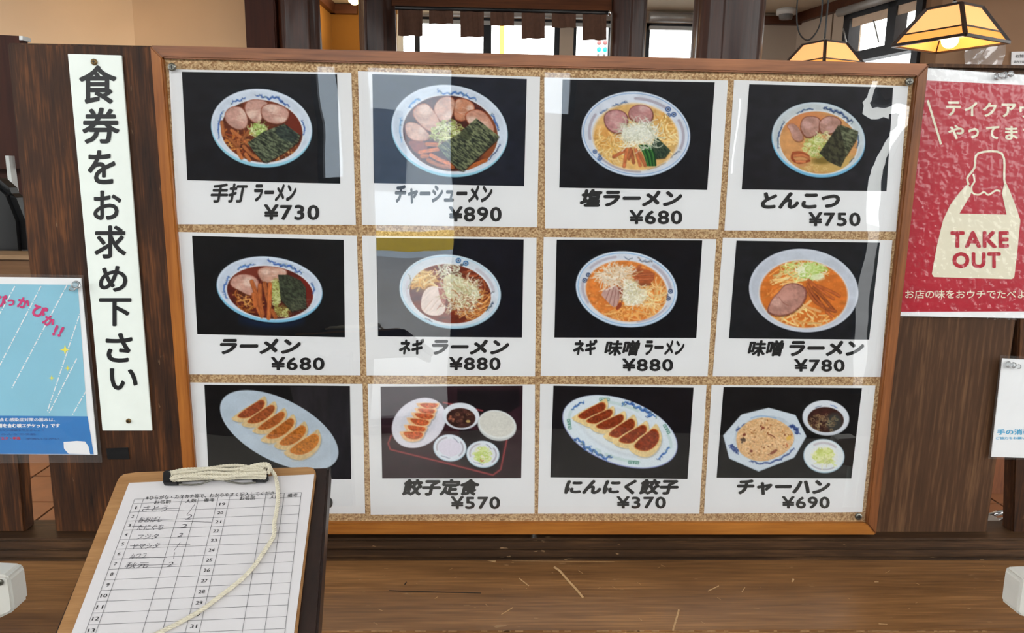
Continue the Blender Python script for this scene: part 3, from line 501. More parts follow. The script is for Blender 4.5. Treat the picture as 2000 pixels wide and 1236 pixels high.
def d12():
    p = Print((1390, 740), 5.884, [(137, 93), (1727, 105), (1605, 1143), (57, 1135)], (20, 20, 22), seed=22)
    oc = [(130, 650), (340, 410), (655, 330), (965, 415), (1090, 660), (950, 905), (540, 1065), (200, 915)]
    p.poly(oc, (186, 200, 214), smooth=0); p.poly(p.shrink(oc, .985, 0, -6), (212, 222, 232), smooth=0); p.poly(p.shrink(oc, .78), (198, 210, 222), smooth=1, tex=(.05, 90, 60, 0, 2))
    B = (42, 60, 120); p.dragon([(290, 590), (340, 560), (390, 520)], 30, c=B, g=B); p.dragon([(910, 540), (970, 560), (980, 620)], 46, c=B, g=B); p.dragon([(220, 760), (250, 800), (300, 840)], 46, c=B, g=B); p.dragon([(450, 940), (560, 975), (680, 960), (790, 920), (870, 870), (950, 790)], 26, c=B, g=(70, 96, 150)); p.line([(450, 450), (530, 425), (620, 425), (740, 450)], 12, (150, 180, 214))
    rice = [(280, 640), (330, 560), (430, 480), (560, 440), (720, 450), (850, 520), (930, 600), (955, 700), (900, 800), (800, 880), (620, 950), (480, 940), (340, 870), (285, 770)]
    p.poly(rice, (224, 182, 134), tex=(.13, 12, 9, .3, 3)); c = p.pmask(chaikin(rice, True, 2), (slice(None), slice(None)))
    p.strands((620, 690, 330, 240), 700, 22, 8, [(236, 200, 154), (214, 168, 118), (244, 214, 170), (206, 156, 104)], .3, clip=c); p.dots((620, 690, 310, 230), 60, 6, [(150, 80, 40), (176, 110, 60), (120, 60, 40)], clip=c)
    p.dots((360, 710, 40, 26), 8, 12, [(80, 60, 50)]); p.dots((880, 680, 30, 22), 6, 18, [(226, 180, 80)]); p.line([(650, 635), (700, 650), (730, 680)], 10, (120, 60, 40)); p.poly([(650, 860), (740, 800), (765, 820), (700, 870)], (140, 82, 62)); p.ell(590, 560, 20, 14, (140, 70, 50), a=30); p.ell(455, 828, 18, 14, (110, 50, 40)); p.ell(375, 640, 16, 20, (130, 66, 50), a=40); p.line([(860, 740), (870, 780)], 9, (190, 80, 40))
    p.ell(1312, 448, 270, 202, (206, 210, 220), a=6); p.ell(1312, 436, 262, 190, (224, 228, 236), a=6); p.ell(1310, 468, 208, 145, (62, 32, 28), a=4, tex=(.3, 60, 40, 0, 3)); c2 = p.emask(1310, 468, 208, 145, 4); p.ell(1410, 500, 90, 110, (56, 58, 56), clip=c2, soft=50); p.rings((1300, 500, 200, 100), 60, 20, 6, [(170, 140, 100), (120, 96, 70), (196, 176, 130)], clip=c2, op=.8); p.dragon([(1190, 330), (1260, 310)], 12, c=(96, 96, 130)); p.dragon([(1370, 300), (1440, 330)], 14, c=(110, 130, 190))
    p.ell(1290, 886, 238, 196, (170, 196, 214), a=6); p.ell(1290, 882, 228, 186, (226, 232, 236), a=6); p.arcband(1290, 884, 190, 150, 6, -130, -50, 26, (198, 192, 200)); p.arcband(1290, 884, 196, 156, 6, 50, 130, 16, (186, 186, 196)); p.ell(1290, 886, 160, 124, (230, 232, 230), a=6)
    p.poly([(1150, 900), (1220, 810), (1320, 790), (1410, 830), (1400, 900), (1310, 930), (1220, 950)], (216, 222, 150), op=.7); p.rings((1285, 880, 120, 80), 90, 24, 11, [(214, 222, 140), (232, 232, 180), (196, 206, 110)]); p.strands((1310, 960, 80, 30), 20, 70, 9, [(226, 226, 170), (200, 210, 130)], .4); return p
DISHES = [d1, d2, d3, d4, d5, d6, d7, d8, d9, d10, d11, d12]
# ------------------------------------------------------------ materials of the place
M_frame_top = wood('frame_wood_reddish', (98, 54, 28), (162, 102, 62), 'X', 50, .42, .25, .2, blot=5)
M_frame_side = wood('frame_wood_orange_upright', (128, 70, 22), (176, 108, 44), 'Z', 50, .4, .25, .2, blot=4)
M_frame_right = wood('frame_wood_brown_upright', (96, 54, 26), (150, 92, 50), 'Z', 50, .4, .25, .2, blot=4)
M_frame_bot = wood('frame_wood_orange', (134, 78, 26), (176, 112, 46), 'X', 50, .4, .25, .2, blot=4)
M_plankL = wood('dark_stained_plank', (28, 13, 4), (112, 66, 30), 'Z', 70, .6, .0, .3, c2=(62, 34, 14), spec=.25, blot=7, wear=.2)
M_plankR = wood('grey_brown_plank', (58, 37, 21), (108, 76, 50), 'Z', 60, .65, .0, .3, c2=(74, 48, 29), spec=.25, arch=.07, blot=2.2)
M_rail = wood('dark_rail_wood', (34, 21, 11), (92, 64, 40), 'X', 70, .45, .1, .35, c2=(58, 38, 22), wear=.8)
M_counter = wood('worn_counter_wood', (88, 58, 32), (172, 124, 78), 'X', 42, .38, .12, .15, c2=(130, 90, 53), wear=.35, blot=1.6, coatrough=.35)
M_dark = wood('dark_espresso_wood', (26, 16, 14), (52, 34, 28), 'Y', 40, .4, .3, .1)
M_log = wood('lacquered_log', (26, 10, 4), (70, 34, 18), 'Z', 26, .4, .16, .5, blot=3, coatrough=.12, spec=.2)
M_beam = wood('dark_brown_beam', (66, 34, 16), (104, 58, 30), 'X', 30, .6, .0, .2, spec=.15)
M_redbrown = wood('dark_redbrown_wood', (40, 15, 6), (68, 29, 14), 'Z', 30, .6, .0, .1, spec=.2)
M_cornice = wood('cornice_wood', (62, 32, 18), (96, 54, 32), 'X', 30, .5, .1, .1)
M_white = flat('white_painted', (226, 228, 226), .6, var=.03)
M_paper = flat('sheet_paper', (238, 238, 240), .5, var=.02, scale=9)
M_ink = flat('black_ink', (22, 22, 24), .45, var=.1)
M_gold = flat('aged_brass', (120, 96, 60), .4, .7, var=.3, scale=300)
M_steel = flat('steel', (120, 118, 110), .3, .9, var=.2, scale=300)
M_cream = flat('cream_plaster', (214, 184, 150), .85, var=.04, scale=3, bump=.1)
M_cream_shade = flat('shaded_cream_plaster', (196, 164, 130), .85, var=.04, scale=3, bump=.1)  # same cream wall right of its corner, the shade put into the colour
M_yellow = flat('ochre_plaster', (150, 104, 40), .85, var=.05, scale=4)
M_greige = flat('greige_wallpaper', (190, 174, 156), .85, var=.04, scale=4)
M_brownwall = flat('brown_wallpaper', (146, 112, 84), .85, var=.05, scale=8)
M_ceil = flat('ceiling_board', (196, 186, 166), .9, var=.03, scale=2)
M_alu = flat('dark_aluminium', (52, 54, 58), .45, .5, var=.1)
M_lalu = flat('light_aluminium', (176, 176, 174), .4, .4)
M_noren = flat('brown_noren_cloth', (86, 58, 44), .95, var=.1, scale=80)
M_black = flat('black_plastic', (18, 18, 20), .35, var=.1)
M_cord = flat('cotton_cord', (206, 198, 178), .9, var=.08, scale=300, bump=.5)
M_fit = flat('white_plastic', (206, 203, 196), .4, var=.03)
M_fitleg = flat('pale_grey_tube', (196, 200, 192), .3, .1)
M_hard = wood('hardboard', (140, 98, 58), (176, 132, 86), 'X', 120, .45, .2, .1, blot=8)
M_tile = flat('terracotta_tile', (112, 68, 36), .45, var=.14, scale=8)
M_grout = flat('dark_grout', (58, 44, 34), .9)
M_conc = flat('entrance_floor_tile', (150, 144, 136), .6, var=.1, scale=5)
M_glass = film('window_pane_glass', 1.0, .0, tint=(.96, .98, .98))
M_cover = film('clear_cover_film', 3.0, .008, bump=.07, bscale=5.5)
M_lam = film('clear_laminate', 1.0, .16, bump=.4, bscale=70)
M_sleeve = film('clear_sleeve', 1.3, .06, bump=.4, bscale=14, dust=.035)
M_clear = flat('clear_plastic', (236, 238, 240), .08, spec=.9, trans=.85, var=.01)
M_chrome = flat('chrome', (200, 200, 200), .12, 1.0, var=.02)

# ------------------------------------------------------------ the setting: dining room behind the partition
FY = 3.4; CZ = 2.56; FRY = -3.2; WB = 2.9
def struct(o, label=None): o['kind'] = 'structure'; return tag(o, label)
fl = struct(thing('floor', (0, 0, 0)))
box('entrance_slab', (-3.4, FRY, -.06), (3.4, -.02, 0), M_conc, fl)
box('grout_bed', (-3.8, -.02, -.06), (3.8, FY + .2, -.004), M_grout, fl)
tile_me = None; rt = random.Random(4)
for i in range(24):
    for j in range(11):
        x = -3.7 + i * .31; y = .01 + j * .31
        if tile_me is None:
            to = box('tile', (x, y, -.012), (x + .302, y + .302, 0), M_tile, fl, bevel=.002); tile_me = to.data; c0 = to.location.copy(); x00, y00 = x, y
        else:
            to = bpy.data.objects.new('tile', tile_me); to.parent = fl; to.location = c0 + Vector((x - x00, y - y00, rt.uniform(-.0008, .0008))); COL.objects.link(to)
v, f = prism([(-4.5, .9, CZ), (4.2, .9, CZ), (4.2, 2.36, CZ), (2.02, 2.36, CZ), (1.72, FY + .1, CZ), (-4.5, FY + .1, CZ)], (0, 0, .06)); struct(obj('ceiling', v, f, M_ceil))
struct(box('ceiling', (-3.4, FRY - .1, 3.3), (3.4, .9, 3.36), M_white))
# far wall with window openings
def wx(px, py=60): return P(px, py, FY).x
def wz(py, px=1000): return P(px, py, FY).z
fw = struct(thing('wall_far', (0, FY, 0)))
xa, xb, xc, xd = wx(776), wx(1200), wx(1262), wx(1372); zt = wz(34, 980); zt2 = wz(44, 1310); zs = 1.15
for nm, a, b in (('wall_panel', (-4.5, FY, 0), (xa, FY + .14, CZ)), ('wall_panel', (xa, FY, 0), (xd, FY + .14, zs)), ('wall_panel', (xa, FY, zt), (xb, FY + .14, CZ)),
                 ('wall_panel', (xb, FY, zs), (xc, FY + .14, CZ)), ('wall_panel', (xc, FY, zt2), (xd, FY + .14, CZ)), ('wall_panel', (xd, FY, 0), (1.78, FY + .14, CZ))):
    box(nm, a, b, M_yellow if a[0] < -4 else M_greige, fw)
box('window_jamb', (xa - .0, FY - .02, zs), (xa + .035, FY, zt), M_white, fw)
def window(name, x0, x1, z0, z1, y, bars, m=M_alu, hbars=()):
    t = struct(thing(name, ((x0 + x1) / 2, y, z0)))
    for a, b in (((x0, y, z0), (x1, y + .05, z0 + .04)), ((x0, y, z1 - .03), (x1, y + .05, z1)), ((x0, y, z0), (x0 + .03, y + .05, z1)), ((x1 - .03, y, z0), (x1, y + .05, z1))): box('frame', a, b, m, t)
    for a, b in bars: box('mullion', (a, y - .01, z0), (b, y + .045, z1), m, t)
    for a, b in hbars: box('transom', (x0, y - .01, a), (x1, y + .045, b), m, t)
    box('pane', (x0 + .02, y + .02, z0 + .02), (x1 - .02, y + .024, z1 - .02), M_glass, t); return t
window('window_1', xa, xb, zs, zt, FY + .03, [(wx(809), wx(819)), (wx(944), wx(960)), (wx(1084), wx(1094)), (wx(1121), wx(1127))])
fillm = box('wall_panel', (wx(1094), FY + .01, zs), (wx(1121), FY + .07, zt), M_greige, fw)
window('window_2', xc, xd, zs, zt2, FY + .03, [])
for n, (a, b, zz, px) in enumerate(((xa, xb, zt, 980), (xc - .03, xd, zt2, 1310))):
    bl = thing('roller_blind', ((a + b) / 2, FY - .03, zz - .02), ('rolled-up grey blind over the window behind the cloth valance', 'rolled-up grey blind over the plain window left of the thick pillar')[n], 'blind')
    tube('rolled_fabric', [(a + .04, FY - .04, zz + .02), (b - .01, FY - .04, zz + .02)], .028, M_lalu, bl, 10); box('bottom_rail', (a + .04, FY - .05, zz - .05), (b - .01, FY - .03, zz - .03), M_lalu, bl)
struct(box('trim_1', (-4.5, FY - .04, wz(28, 640)), (wx(700), FY, wz(10, 640)), M_cornice)); struct(box('trim_2', (wx(1380), FY - .04, wz(50, 1530)), (1.76, FY, wz(34, 1530)), M_cornice))
# yellow side wall at the left of the far room
yw = [P(648, 60, FY), P(615, 60, WB + .12)]
v, f = prism([(yw[0].x, FY, 0), (yw[1].x, WB + .12, 0), (yw[1].x, WB + .12, CZ), (yw[0].x, FY, CZ)], (-.1, 0, 0)); struct(obj('wall_left', v, f, M_yellow))
zt1 = wz(28, 640); v, f = prism([(yw[0].x, FY, zt1), (yw[1].x, WB + .12, zt1), (yw[1].x, WB + .12, zt1 + .07), (yw[0].x, FY, zt1 + .07)], (.03, 0, 0)); struct(obj('trim_3', v, f, M_cornice))
# cream wall close behind the partition, at the left

cx0, cxm, cx1 = P(-300, 60, WB).x, P(262, 60, WB).x, P(484, 60, WB).x
struct(box('wall_back', (cxm, WB, 0), (cx1, WB + .1, CZ), M_cream_shade))
v, f = prism([(cxm, WB, 0), (cx0, WB - .2, 0), (cx0, WB - .2, CZ), (cxm, WB, CZ)], (0, .12, 0)); struct(obj('wall_back', v, f, M_cream))
struct(box('trim_4', (cx1, WB - .02, 0), (cx1 + .03, WB + .12, CZ), flat('olive_edge_trim', (112, 98, 72), .6)))
# oblique right wall with its awning window
RO = Vector((1.75, 3.41, 0)); RD = Vector((.16, -.68, 0)).normalized(); RN = Vector((.68, .16, 0)).normalized()
def rw(s, z, o=0): return RO + RD * s + RN * o + Vector((0, 0, z))
def rs(px, py): q = ON(px, py, RO, RN); return (q - RO).dot(RD), q.z
def rwbox(name, s0, s1, z0, z1, o0, o1, m, parent=None):
    v, f = prism([rw(s0, z0, o0), rw(s1, z0, o0), rw(s1, z1, o0), rw(s0, z1, o0)], RN * (o1 - o0)); return obj(name, v, f, m, parent)
s0, _ = rs(1652, 60); s1, _ = rs(1803, 60); zb = rs(1668, 118)[1]; ztp = 2.475; zc = rs(1664, 104)[1]
ww = struct(thing('wall_right', (1.8, 3, 0)))
rwbox('wall_panel', -.05, s0, 0, CZ, 0, .1, M_greige, ww); rwbox('wall_panel', s0, s1, 0, 1.2, 0, .1, M_greige, ww); rwbox('wall_panel', s0, s1, ztp, CZ, 0, .1, M_greige, ww); rwbox('wall_panel', s1, s1 + .1, 0, CZ, 0, .1, M_brownwall, ww)
struct(rwbox('trim_5', -.05, s1, 2.505, CZ, -.035, 0, M_cornice))
rwbox('wall_joint', rs(1645, 60)[0] - .09, rs(1645, 60)[0] - .083, 1.2, 2.505, -.004, 0, flat('joint_line', (110, 92, 76), .8), ww)
aw = struct(thing('window_3', rw((s0 + s1) / 2, 1.2)))
sm = rs(1746, 50)[0]
for a, b, c, d, e, g in ((s0, s1, zc - .05, zc, -.02, .05), (s0, s1, 2.445, ztp, -.02, .05), (s0, s0 + .05, 1.2, ztp, -.02, .05), (sm - .03, sm + .03, zc, ztp, -.02, .05), (s1 - .04, s1, 1.2, ztp, -.02, .05), (s0, s1, 1.2, 1.24, -.02, .05)): rwbox('frame', a, b, c, d, e, g, M_alu, aw)
rwbox('pane', s0, s1, 1.24, 2.46, .02, .024, M_glass, aw)
for a in (s0 + .07, sm - .06):
    tube('window_stay', [rw(a, zc + .02, -.03), rw(a - .03, zc + .13, -.05)], .004, M_lalu, aw, 6)
bl = thing('roller_blind', rw((s0 + s1) / 2, 2.47, -.05), 'beige roller blind pulled a little down over the awning window', 'blind')
rwbox('fabric', s0 + .06, s1 - .03, 2.40, 2.47, -.012, -.008, flat('beige_blind', (214, 190, 166), .8), bl); tube('roll', [rw(s0 - .02, 2.488, -.04), rw(s1, 2.488, -.04)], .022, M_lalu, bl, 10)
q0 = rw(s1 + .1, 0); struct(box('wall_right', (q0.x - .02, q0.y - .03, 0), (q0.x + 2.2, q0.y + .06, CZ), M_brownwall))
BW = q0.y - .03; struct(box('trim_6', (q0.x - .02, BW - .02, 0), (q0.x + 2.2, BW, 1.0), wood('wainscot_wood', (84, 46, 24), (124, 74, 40), 'Z')))
# pillars
def log(name, px0, px1, Y, label, seed, rough=.012, py=60):
    a, b = P(px0, py, Y), P(px1, py, Y); cx = (a.x + b.x) / 2; r = (b.x - a.x) / 2; t = thing(name, (cx, Y, 0), label, 'pillar', kind=None); R = random.Random(seed); V = []; Fc = []; n = 40; H = 26
    ph = [R.uniform(0, 6.28) for _ in range(8)]
    for j in range(H + 1):
        z = CZ * j / H
        for i in range(n):
            th = 2 * math.pi * i / n
            q = r + rough * (math.sin(3 * th + ph[0] + z * .6) * .5 + math.sin(7 * th + ph[1] + z * 1.5) * .35 + math.sin(13 * th + ph[2] - z * 2) * .25 + math.sin(z * 7 + ph[3] + th) * .25)
            V.append((cx + q * math.cos(th), Y + q * math.sin(th), z))
    for j in range(H): Fc += [(j * n + i, j * n + (i + 1) % n, (j + 1) * n + (i + 1) % n, (j + 1) * n + i) for i in range(n)]
    Fc += [tuple(range(n - 1, -1, -1)), tuple(range(H * n, (H + 1) * n))]
    obj('trunk', V, Fc, M_log, t, smooth=True, loc=(cx, Y, 0)); return t
l1 = log('log_pillar', 546, 622, 1.5, 'round lacquered log pillar with pale glossy streaks beside the cream wall', 1)
box('square_post', (P(490, 60, 1.5).x, 1.44, 0), (P(548, 60, 1.5).x, 1.56, CZ), M_redbrown, l1, bevel=.004)
log('log_pillar', 702, 770, 2.0, 'dark log pillar at the left end of the cloth valance', 2); log('log_pillar', 1191, 1258, 2.0, 'dark knotty log pillar at the right end of the cloth valance', 3)
log('log_pillar', 1357, 1490, 1.0, 'thickest glossy dark log pillar, nearest behind the board', 5, .009)
# noren
hb = thing('header_beam', P(980, 5, 2.0), 'dark brown beam above the cloth valance', 'beam')
v, f = prism([P(765, -40, 1.97), P(1195, -40, 1.97), P(1195, 22, 1.97), P(765, 11, 1.97)], (0, .06, 0)); obj('beam', v, f, M_beam, hb)
nr = thing('noren_curtain', P(980, 20, 1.92), 'short brown split cloth valance of long and short strips before the windows', 'curtain')
tube('rod', [P(772, 15, 1.92), P(1190, 25, 1.92)], .008, M_black, nr)
tube('rod_finial', [P(1188, 25, 1.92), P(1192, 25, 1.92)], .011, M_chrome, nr)
for a, b, y0, y1 in ((778, 825, 16, 70), (838, 885, 17, 46), (899, 945, 18, 72), (958, 1004, 20, 50), (1019, 1064, 21, 75), (1078, 1125, 23, 54), (1138, 1184, 24, 78)):
    V = []; Fc = []; N = 9
    for j, y in enumerate((y0, y1)):
        for i in range(N):
            q = P(a + (b - a) * i / (N - 1), y, 1.92); q.y += .006 * math.sin(i * 1.3 + a) * (0.3 + j); V.append(q)
    V += [v + Vector((0, .003, 0)) for v in V]
    for i in range(N - 1): Fc += [(i, i + 1, N + i + 1, N + i), (2 * N + i, 2 * N + i + 1, 3 * N + i + 1, 3 * N + i), (i, i + 1, 2 * N + i + 1, 2 * N + i), (N + i, N + i + 1, 3 * N + i + 1, 3 * N + i)]
    Fc += [(0, N, 3 * N, 2 * N), (N - 1, 2 * N - 1, 4 * N - 1, 3 * N - 1)]
    obj('cloth_strip', V, Fc, M_noren, nr)
# pendant lamps
M_shade = emit('lit_paper_shade', (246, 178, 112), .75); M_shade2 = emit('lit_paper_band', (240, 160, 78), .75); M_bulb = emit('lit_bulb', (255, 226, 170), 5)
def pendant(c, hd, h, ang, label, cable):
    t = thing('pendant_lamp', c, label, 'lamp', 'square paper pendant lamps'); cs = [Vector((math.cos(ang + k * math.pi / 2), math.sin(ang + k * math.pi / 2), 0)) for k in range(4)]
    c = Vector(c); B = [c + q * hd for q in cs]; T = [c + q * hd * .47 + Vector((0, 0, h)) for q in cs]; up = Vector((0, 0, 1))
    for k in range(4):
        a, b, d, e = B[k], B[(k + 1) % 4], T[(k + 1) % 4], T[k]; L = lambda p, q, t_: p + (q - p) * t_
        n = ((b - a).cross(e - a)).normalized() * .0015
        for nm, t0, t1, m in (('paper_band', 0, .3, M_shade2), ('paper_panel', .3, 1, M_shade)):
            v, f = prism([L(a, e, t0), L(b, d, t0), L(b, d, t1), L(a, e, t1)], -n); obj(nm, v, f, m, t)
        for p, q, r in ((a, e, .0065), (a, b, .006), (e, d, .0045), (L(a, e, .3), L(b, d, .3), .0028)):
            tube('frame_bar', [p + n, q + n], r, M_dark, t, 4, smooth=False)
    v, f = prism([p + up * .001 for p in T], up * .004); obj('top_plate', v, f, M_dark, t)
    bp = c + up * .012; R = .024; V = []; Fc = []
    for j in range(9):
        ph = math.pi * j / 8
        for i in range(12): V.append(bp + Vector((R * math.sin(ph) * math.cos(i * math.pi / 6), R * math.sin(ph) * math.sin(i * math.pi / 6), R * math.cos(ph))))
    for j in range(8): Fc += [(j * 12 + i, j * 12 + (i + 1) % 12, (j + 1) * 12 + (i + 1) % 12, (j + 1) * 12 + i) for i in range(12)]
    obj('bulb', V, Fc, M_bulb, t, smooth=True)
    tube('socket', [c + up * .03, c + up * h], .014, M_black, t); tube('cable_grip', [c + up * h, c + up * (h + .02)], .006, M_lalu, t)
    tube('cable', cable, .0035, M_black, t, 6)
    lamp_point(c + up * .05 - Vector((0, 0, .09)), .7, (1, .74, .42), .03)
c1 = Vector((1.305, 1.085, 2.0)); pendant(c1, .158, .103, math.radians(-18), 'larger looking near paper pendant lamp in front of the brown wall', [c1 + Vector((0, 0, .12)), c1 + Vector((0, 0, .56))])
c2 = P(1605, 140, 1.75); tp = c2 + Vector((0, 0, .12))
pendant(c2, .165, .103, math.radians(-22), 'smaller looking far paper pendant lamp half hidden behind the menu board', curve([tp, tp + Vector((.0, 0, .10)), tp + Vector((.005, 0, .5))], 4))
tube('cable_loop', curve([P(1605, -30, 1.75), P(1606, 10, 1.75), P(1600, 52, 1.75), P(1580, 78, 1.75), P(1562, 66, 1.75), P(1556, 30, 1.75), P(1560, -30, 1.75)]), .003, M_black, [o for o in COL.objects if o.name == 'pendant_lamp.001'][0], 6)
# smoke sensor and ceiling bulb
se = PZ(1536, 18, CZ); t = thing('ceiling_sensor', se, 'round white sensor with grey lens on the ceiling right of the thick pillar', 'sensor'); tube('base', [se, se - Vector((0, 0, .03))], .055, M_white, t, 20); tube('lens', [se - Vector((0, 0, .03)), se - Vector((0, 0, .055)), se - Vector((0, 0, .055))], [.04, .036, .015], flat('grey_lens', (120, 120, 120), .3), t, 16)
bp = PZ(692, -4, CZ - .03); t = thing('ceiling_downlight', bp, 'glowing warm bulb on the ceiling of the yellow room', 'lamp'); tube('bulb', [bp, bp - Vector((0, 0, .02)), bp - Vector((0, 0, .035))], [.035, .032, .012], M_bulb, t, 14); lamp_point(bp - Vector((0, 0, .12)), 1.6, (1, .74, .4), .05)
wl = P(190, -70, 2.5); t = thing('wall_lamp', wl, 'small warm lamp high on the cream wall just above the frame', 'lamp'); tube('bulb', [wl, wl + Vector((0, .05, 0))], .03, M_bulb, t, 12); box('bracket', (wl.x - .02, wl.y + .05, wl.z - .02), (wl.x + .02, WB, wl.z + .02), M_black, t); lamp_point(wl - Vector((0, .05, 0)), 3.2, (1, .72, .4), .05)
# notices on the brown wall
q = [P(x, y, BW - .02) for x, y in ((1887, 90), (1966, 84), (1958, 128), (1884, 128))]
t = thing('clear_pouch', q[3], 'crumpled clear plastic pouch hanging below the near pendant lamp', 'pouch')
V = []; Fc = []; n = 10
for j in range(n + 1):
    for i in range(n + 1):
        u, vv = i / n, j / n; a = q[0].lerp(q[1], u).lerp(q[3].lerp(q[2], u) - Vector((0, 0, .06)), vv); a.y += .012 * math.sin(u * 9 + vv * 4) * math.sin(vv * 5 + 1); V.append(a)
for j in range(n): Fc += [(j * (n + 1) + i, j * (n + 1) + i + 1, (j + 1) * (n + 1) + i + 1, (j + 1) * (n + 1) + i) for i in range(n)]
obj('pouch_film', V, Fc, film('crinkled_pouch_film', 2.5, .05, bump=.5, bscale=10, dust=.22), t, smooth=True)
t = thing('wall_notice', P(1990, 115, BW - .01), 'small white notice on the brown wall at the right edge', 'notice'); slab('paper', [(1976, 101), (2030, 100), (2030, 150), (1974, 150)], BW - .006, .004, M_paper, t)
lettering('lettering', [rect('お知らせ', 1984, 106, 2016, 113), rect('店内では席の間隔を', 1980, 118, 2026, 123)], lambda x, y: P(x, y, BW - .008), M_ink, t)
# things glimpsed beside the left plank
t = thing('booth_divider', P(20, 200, .5), 'dark red-brown booth divider behind the left plank, top left corner', 'divider'); slab('panel', [(-120, 62), (37, 70), (60, 330), (-120, 330)], .5, .03, M_redbrown, t)
slab('pale_edge', [(37, 70), (44, 70), (44, 78), (37, 78)], .5, .03, M_lalu, t); slab('chrome_strip', [(10, 304), (17, 304), (28, 392), (20, 392)], .46, .02, M_lalu, t); slab('lower_panel', [(-120, 330), (60, 330), (66, 560), (-120, 560)], .53, .02, M_redbrown, t)
cc = P(-25, 450, .34); t = thing('black_chair', (cc.x, .34, 0), 'black rounded chair back glimpsed left of the left plank', 'chair')
bk = [P(x, y, .3) for x, y in ((-110, 500), (-110, 380), (-70, 335), (-20, 340), (20, 375), (42, 430), (48, 500))]; v, f = prism(bk, (0, .05, 0)); obj('backrest', v, f, M_black, t, bevel=.012)
zz = P(0, 500, .3).z; bx = bk[0].x; box('seat', (bx, .32, .44), (bk[-1].x - .12, .44, .48), M_black, t)
for a in (bx + .02, bk[-1].x - .15): box('leg', (a, .36, 0), (a + .02, .38, .44), M_black, t); box('back_post', (a, .305, .46), (a + .02, .33, zz + .03), M_black, t)
t = thing('wooden_ledge', P(0, 520, .2), 'light brown wooden ledge below the black chair back', 'ledge'); slab('front_board', [(-120, 505), (70, 507), (75, 560), (-120, 560)], .2, .03, wood('light_ledge_wood', (112, 78, 48), (140, 100, 66), 'X'), t); slab('top_board', [(-120, 497), (70, 499), (70, 507), (-120, 505)], .19, .08, wood('ledge_top_wood', (150, 118, 84), (176, 140, 104), 'X'), t)
slab('support', [(-100, 560), (-60, 560), (-60, 1500), (-100, 1500)], .22, .03, M_redbrown, t)

# ------------------------------------------------------------ the partition
pt = thing('wooden_partition', P(1000, 1045, .055), 'dark stained wooden partition of wide upright planks on a stepped rail', 'partition')
def plank(q, m, label=None): o = slab('plank', q, .03, .03, m, pt, bevel=.003); tag(o, label); return o
plank([(12, 83), (345, 90), (400, 1042), (108, 1040)], M_plankL); plank([(1700, 125), (2053, 131), (1928, 1043), (1650, 1043)], M_plankR, 'grey-brown plank with an arched grain')
plank([(420, 125), (1040, 128), (1040, 1043), (470, 1043)], M_plankL); plank([(1045, 128), (1690, 130), (1640, 1043), (1045, 1043)], M_plankL)
plank([(-160, 600), (15, 600), (49, 1040), (-110, 1040)], M_plankL); plank([(1991, 600), (2200, 600), (2120, 1043), (1977, 1043)], M_plankL)
slab('plank_edge_strip', [(1815, 124), (2058, 128), (2056, 134), (1815, 131)], .02, .045, M_plankR, pt)
zc_ = P(1000, 1095, -.004).z; z1 = P(1000, 1073, .001).z; z2 = P(1000, 1053, .001).z
XL, XR = -1.25, 1.25
box('upper_rail', (XL, .001, z1), (XR, .08, z2), M_rail, pt, bevel=.004); box('lower_rail', (XL, .004, zc_), (XR, .08, z1), M_rail, pt, bevel=.003)
box('bead', (XL, -.004, zc_), (XR, .004, zc_ + .003), M_rail, pt, bevel=.001)
box('base_panel', (XL, .0, 0), (XR, .06, zc_), M_plankL, pt)
for x in (XL, XR - .05): box('post', (x, -.0, 0), (x + .05, .06, 1.9), M_redbrown, pt)
fr_y = PZ(1000, 1233, zc_).y
ct = thing('wooden_counter', (0, fr_y / 2, zc_ - .03), 'worn brown wooden counter shelf with scratches below the menu board', 'counter')
box('counter_top', (XL, fr_y, zc_ - .03), (XR, -.0005, zc_), M_counter, ct, bevel=.0025); box('apron', (XL, fr_y + .03, 0), (XR, fr_y + .05, zc_ - .03), M_plankL, ct)
M_scr = flat('bare_wood_scratch', (190, 152, 108), .7, var=.2, scale=200); cmap = lambda x, y: PZ(x, y, zc_ + .0003)
V = []; Fc = []; rs_ = random.Random(7)
for pts, w_ in ((((1082, 1107), (1093, 1114), (1112, 1136), (1125, 1150), (1139, 1167)), 4), (((1014, 1129), (1033, 1144)), 2), (((979, 1200), (1002, 1186)), 1.6), (((952, 1092), (968, 1096)), 5), (((1044, 1093), (1062, 1093)), 2), (((1383, 1154), (1404, 1144)), 2), (((1449, 1156), (1455, 1147)), 1.6), (((1547, 1136), (1550, 1130)), 4), (((1708, 1136), (1716, 1136)), 2.4), (((1314, 1232), (1322, 1205), (1326, 1190)), 3.5), (((1716, 1218), (1733, 1219)), 1.8), (((1000, 1095), (1200, 1097)), .8)):
    stroke_geo(list(pts), w_, V, Fc, cmap)
for k in range(34):
    x, y = rs_.uniform(660, 1950), rs_.uniform(1098, 1228); a = rs_.uniform(-.6, .9); L_ = rs_.uniform(2, 9); stroke_geo([(x, y), (x + L_, y + L_ * a)], rs_.uniform(.4, 1.0), V, Fc, cmap)
for k in range(60):
    x = rs_.uniform(640, 1960); stroke_geo([(x, 1232.2), (x + rs_.uniform(4, 20), 1232.2)], rs_.uniform(.6, 1.6), V, Fc, cmap)
tag(obj('scratch_marks', V, Fc, M_scr, ct), kind='stuff')
V = []; Fc = []; stroke_geo([(760, 1153), (850, 1156), (940, 1158)], 1.6, V, Fc, cmap); stroke_geo([(790, 1142), (794, 1136)], 2, V, Fc, cmap); obj('dark_scratch', V, Fc, M_ink, ct)

